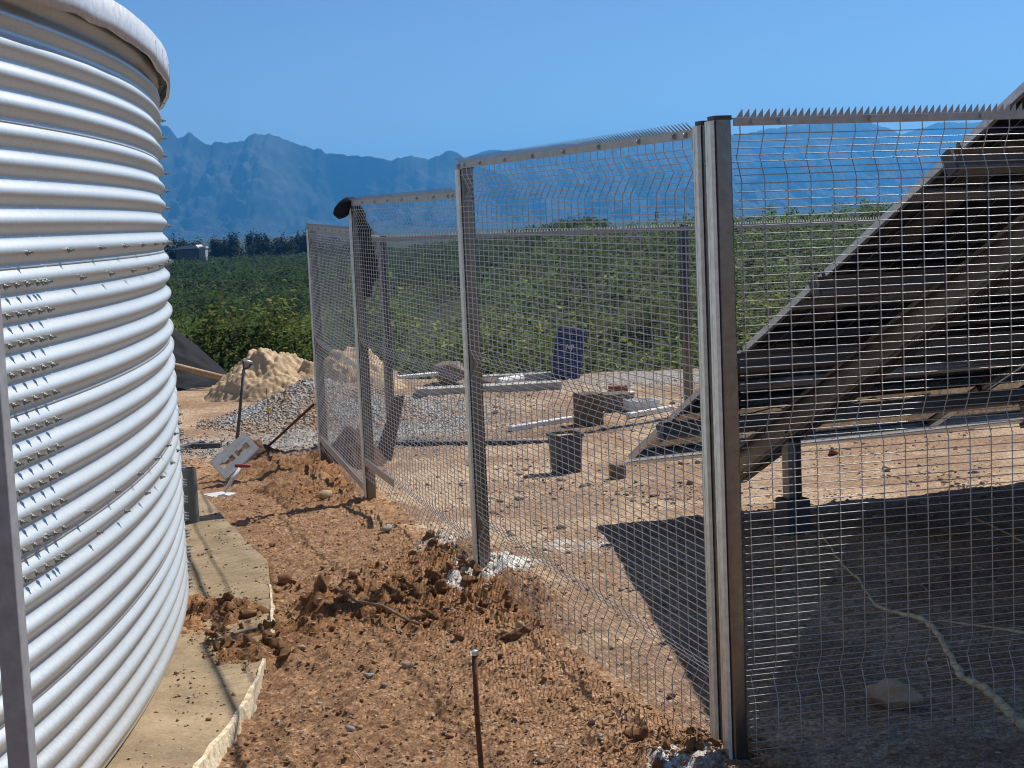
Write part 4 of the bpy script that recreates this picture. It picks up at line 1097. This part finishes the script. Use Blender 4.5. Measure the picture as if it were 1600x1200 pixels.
# roots and sticks
def root(name, pts, r0, r1, mat, lab, cat, lift=.006):
    P_ = [gp(*p_) for p_ in pts]; P_ = [Vector((p_.x, p_.y, gz(p_.x, p_.y) + lift)) for p_ in P_]
    Q = []
    for i in range(len(P_) - 1):
        for t in np.linspace(0, 1, 6, endpoint=False): Q.append(P_[i].lerp(P_[i + 1], t))
    Q.append(P_[-1]); Q = [q_ + Vector((random.uniform(-1, 1), random.uniform(-1, 1), random.uniform(-.3, .6))) * r0 * .35 for q_ in Q]
    rs = [(r0 + (r1 - r0) * i / (len(Q) - 1)) * random.uniform(.8, 1.2) for i in range(len(Q))]
    return tag(put(name, G().tube(Q, rs, 7), mat, smooth=True), lab, cat)
M['rootm'] = simple('pale root', (.74, .62, .40), (.42, .33, .20), 20, .9, 0, .15, .4, 60)
root('root', [(1600, 1142), (1560, 1100), (1530, 1074), (1505, 1060), (1480, 1020), (1460, 985), (1440, 972), (1385, 955), (1365, 945), (1340, 905), (1310, 880), (1283, 835)], .019, .005, M['rootm'], 'long pale wavy root winding through the shade of the solar array', 'root')
root('root', [(1640, 997), (1560, 985), (1465, 972)], .008, .004, M['rootm'], 'thin straight root branching off to the right in the shade', 'root')
root('root', [(1600, 850), (1560, 832), (1523, 812)], .008, .004, M['rootm'], 'short thin root near the far edge of the array shadow', 'root')
root('stick', [(528, 946), (560, 956), (600, 968), (630, 978), (655, 998)], .010, .006, M['greywood'], 'bent brown stick lying on the heaped red soil', 'stick', .06)
root('twig', [(553, 1168), (568, 1180), (572, 1192), (560, 1200)], .002, .001, M['rootm'], 'thin pale twig on the bare soil in the foreground', 'twig', .01)

# single rocks that stand out
def rk(px_, py_, w, h, seed, mat, lab, sink=.2, sub=2):
    return boulder('rock', px_, py_, w, h, seed, M[mat], lab, sub, .8, sink)
rk(505, 790, .16, .10, 21, 'stone', 'pale wedge shaped rock with a lit top near the second post')
rk(1398, 1116, .20, .12, 22, 'stone', 'big pale angular rock lying in the array shade', .1, 3)
rk(237, 1130, .045, .028, 23, 'stone', 'small ochre stone alone on the sandy concrete apron')
rk(378, 858, .06, .035, 24, 'clod', 'dark clod lying on the far part of the apron')
rk(815, 1000, .05, .05, 25, 'stone', 'round pale pebble beside the mesh at the right of the red heap', .1)
rk(548, 1140, .05, .03, 26, 'greystone', 'grey pebble, larger of two in the middle foreground')
rk(563, 1135, .035, .022, 27, 'stone', 'cream pebble touching the larger grey pebble')
rk(635, 1045, .07, .05, 28, 'stone', 'ochre rock below the red heap near the stake')
rk(575, 1055, .06, .035, 29, 'greystone', 'flat greyish rock on the path left of the stake')
rk(1385, 735, .09, .07, 30, 'stone', 'white rock on sunlit ground under the low edge of the array')
rk(1303, 712, .13, .08, 31, 'clod', 'brown rock beside the array column')
rk(1470, 752, .05, .03, 32, 'clod', 'small dark rock on the sunlit strip before the array')
rk(605, 835, .10, .05, 33, 'greystone', 'grey stone cluster piece beside the mesh near the second post')
rk(445, 905, .09, .07, 34, 'clod', 'big brown clod on the left end of the red heap')
rk(820, 735, .09, .03, 35, 'clod', 'flat dark clod in the yard left of the mortar tub')

# clods of the heap that can be told apart
clod_me = [rock_mesh('clod', 3, 400 + k, M['clod'], rough=.7, squash=(1, .9, .75)) for k in range(6)]
stone_me = [rock_mesh('stone', 1, 500 + k, M['stone' if k % 2 else 'greystone'], rough=.35) for k in range(6)]
cnt = 0; tries = 0
while cnt < 230 and tries < 4000:
    tries += 1
    y = random.uniform(4.9, 9.5); x = random.uniform(-1.7, 1.1)
    if x > float(fence_x(y)) - .02 or x < TC.x + math.sqrt(max(0, TR ** 2 - (y - 5.51) ** 2)) + .06: continue
    h_ = float(gmask(np.array([x]), np.array([y]))[0][0])
    if random.random() > h_ * 1.4 - .12: continue
    s_ = random.uniform(.018, .05) * random.uniform(.7, 1.25) * (1 if h_ > .3 else .6)
    o = bpy.data.objects.new('clod', random.choice(clod_me)); COL.objects.link(o); o.location = (x, y, gz(x, y) + s_ * .1); o.scale = (s_ * random.uniform(.8, 1.4), s_ * random.uniform(.6, 1.1), s_ * random.uniform(.6, 1.)); o.rotation_euler = [random.random() * 6 for _ in range(3)]
    tag(o, 'lumpy red brown clod of earth lying loose along the path', 'clod', 'loose clods of earth along the path'); cnt += 1
# crumbs and pebbles beyond counting
def scatter(name, N, dens, size, mats, seed, label, cat, sub=1):
    r = np.random.default_rng(seed); X = []; 
    while len(X) < N:
        y = 4.4 * (20 / 4.4) ** r.random(4000)
        x = y * (r.random(4000) * .62 - .30)
        fx = fence_x(y); tk = TC.x + np.sqrt(np.maximum(0, TR ** 2 - (y - 5.51) ** 2)); hp_, in_, gr__, ce__ = gmask(x, y)
        ok = (x > tk + .03) & (r.random(4000) < dens(x, y, hp_, in_, gr__))
        X += list(zip(x[ok], y[ok]))
    X = np.array(X[:N]); z = ground_z(X[:, 0], X[:, 1]); d_ = X[:, 0] - slab_x(np.clip(X[:, 1], 3.2, 11.5)); z = np.where((d_ < 0) & (X[:, 1] < 11.4), np.maximum(z, 0), z)
    shapes = [rock_shape(1 if sub != 0 else 1, seed * 10 + k, .45, (1, .85, .7)) for k in range(8)]
    sq3 = .55 + .8 * r.random((N, 3)); sq3[:, 2] *= .8
    Vs = []; Fs = []; b = 0
    for i in range(N):
        V, F = shapes[i % 8]; s_ = size(r) ; a_ = r.random() * 6.28; c_, q_ = math.cos(a_), math.sin(a_)
        W_ = V * s_ * sq3[i]; W_ = np.stack([W_[:, 0] * c_ - W_[:, 1] * q_ + X[i, 0], W_[:, 0] * q_ + W_[:, 1] * c_ + X[i, 1], W_[:, 2] + z[i] + s_ * .12], 1)
        Vs.append(W_); Fs.append(F + b); b += len(V)
    o = put(name, npmesh(name, np.concatenate(Vs), np.concatenate(Fs), mats), None); tag(o, label, cat, kind='stuff')
def speck(name, c0, c1, c2, bmp=.6):
    q = NT(name); ge = q.n('ShaderNodeNewGeometry'); q.base(q.mix(.4, q.ramp(ge.outputs['Random Per Island'], [(0, c0), (.5, c1), (1, c2)]), q.ramp(q.noise(60, 4), [(.3, c0), (.7, c2)]))); q.bump(q.noise(150, 3), bmp, .004); return q.done(.95, 0, .15)
scatter('clods', 17000, lambda x, y, h, i, g_: np.clip(h * 1.2 + 0.15 * (1 - i) * (x > slab_x(np.clip(y, 3.2, 11.5))) + .035, 0, 1), lambda r: .004 + .009 * r.random() ** 2.6 + .012 * (r.random() < .06), speck('soil crumbs', (.13, .062, .028), (.28, .145, .07), (.48, .31, .18)), 61, 'loose crumbs of red brown soil strewn over the path and heap', 'soil crumbs')
scatter('pebbles', 9000, lambda x, y, h, i, g_: np.clip(.25 + .5 * g_ + .25 * (1 - i) * (x > slab_x(np.clip(y, 3.2, 11.5))), 0, 1) * (1 - .5 * h), lambda r: .003 + .010 * r.random() ** 3 + .012 * (r.random() < .04), speck('pebble tones', (.16, .11, .075), (.36, .27, .18), (.58, .50, .40)), 62, 'small stones and pebbles strewn over path and yard', 'pebbles')

scatter('gravel_stones', 9000, lambda x, y, h, i, g_: np.clip(g_ * 1.4 - .15, 0, 1), lambda r: .007 + .014 * r.random() ** 1.6, speck('crushed stone tones', (.14, .135, .13), (.29, .28, .265), (.50, .48, .45)), 63, 'crushed grey gravel spread thinly over the yard around the gravel pile', 'gravel')
scatter('rubble', 2600, lambda x, y, h, i, g_: i * np.clip((y - 7.5) / 4, 0, 1) * np.clip(.35 + 1.6 * fbm(x * .9, y * .9, 33, 3), 0, 1), lambda r: .008 + .022 * r.random() ** 2 + .03 * (r.random() < .03), speck('rubble tones', (.11, .08, .06), (.25, .18, .125), (.46, .38, .29)), 64, 'brown rubble and broken clods strewn over the bare yard', 'rubble')
# far things
c = at(300, 394, 372); c.z = float(base(c.x, c.y)); zt_ = at(300, 385, 372).z
sh = thing('farm_shed', 'low farm shed with a pale roof before the dark windbreak', 'shed', c)
g = G().box((c.x - .7, c.y, (c.z + zt_) / 2 - .4), (5.2, 5, zt_ - c.z - .6)); put('wall', g, simple('shed wall', (.16, .13, .11), None, 2, .9), sh)
g = G().prism([(c.x - 4.0, c.y - 3.4, zt_ - .6), (c.x + 2.4, c.y - 3.4, zt_ - .5), (c.x + 1.6, c.y - 3.4, zt_ + .35), (c.x - 1.5, c.y - 3.4, zt_ + .25)], (0, 7, 0)); put('roof', g, simple('shed roof', (.55, .53, .50), None, 2, .7), sh)
g = G().box((c.x + 2.9, c.y - 1, (c.z + zt_) / 2 - .3), (1.6, 3, zt_ - c.z - .3)); put('annex', g, simple('annex wall', (.40, .36, .33), None, 2, .9), sh)
g = G().box((c.x + 2.9, c.y - 1, zt_ - .35), (2.0, 3.4, .5)); put('annex_roof', g, bpy.data.materials['shed roof'], sh)
c = at(1026, 345, 178); g = G().tube([(c.x, c.y, float(base(c.x, c.y))), (c.x, c.y, at(1025, 322, 178).z)], .06, 6).box(at(1026, 336, 178), (.35, .35, .7))
tag(put('mast', g, M['grey_plastic']), 'slender dark mast rising above the orchard skyline', 'mast')
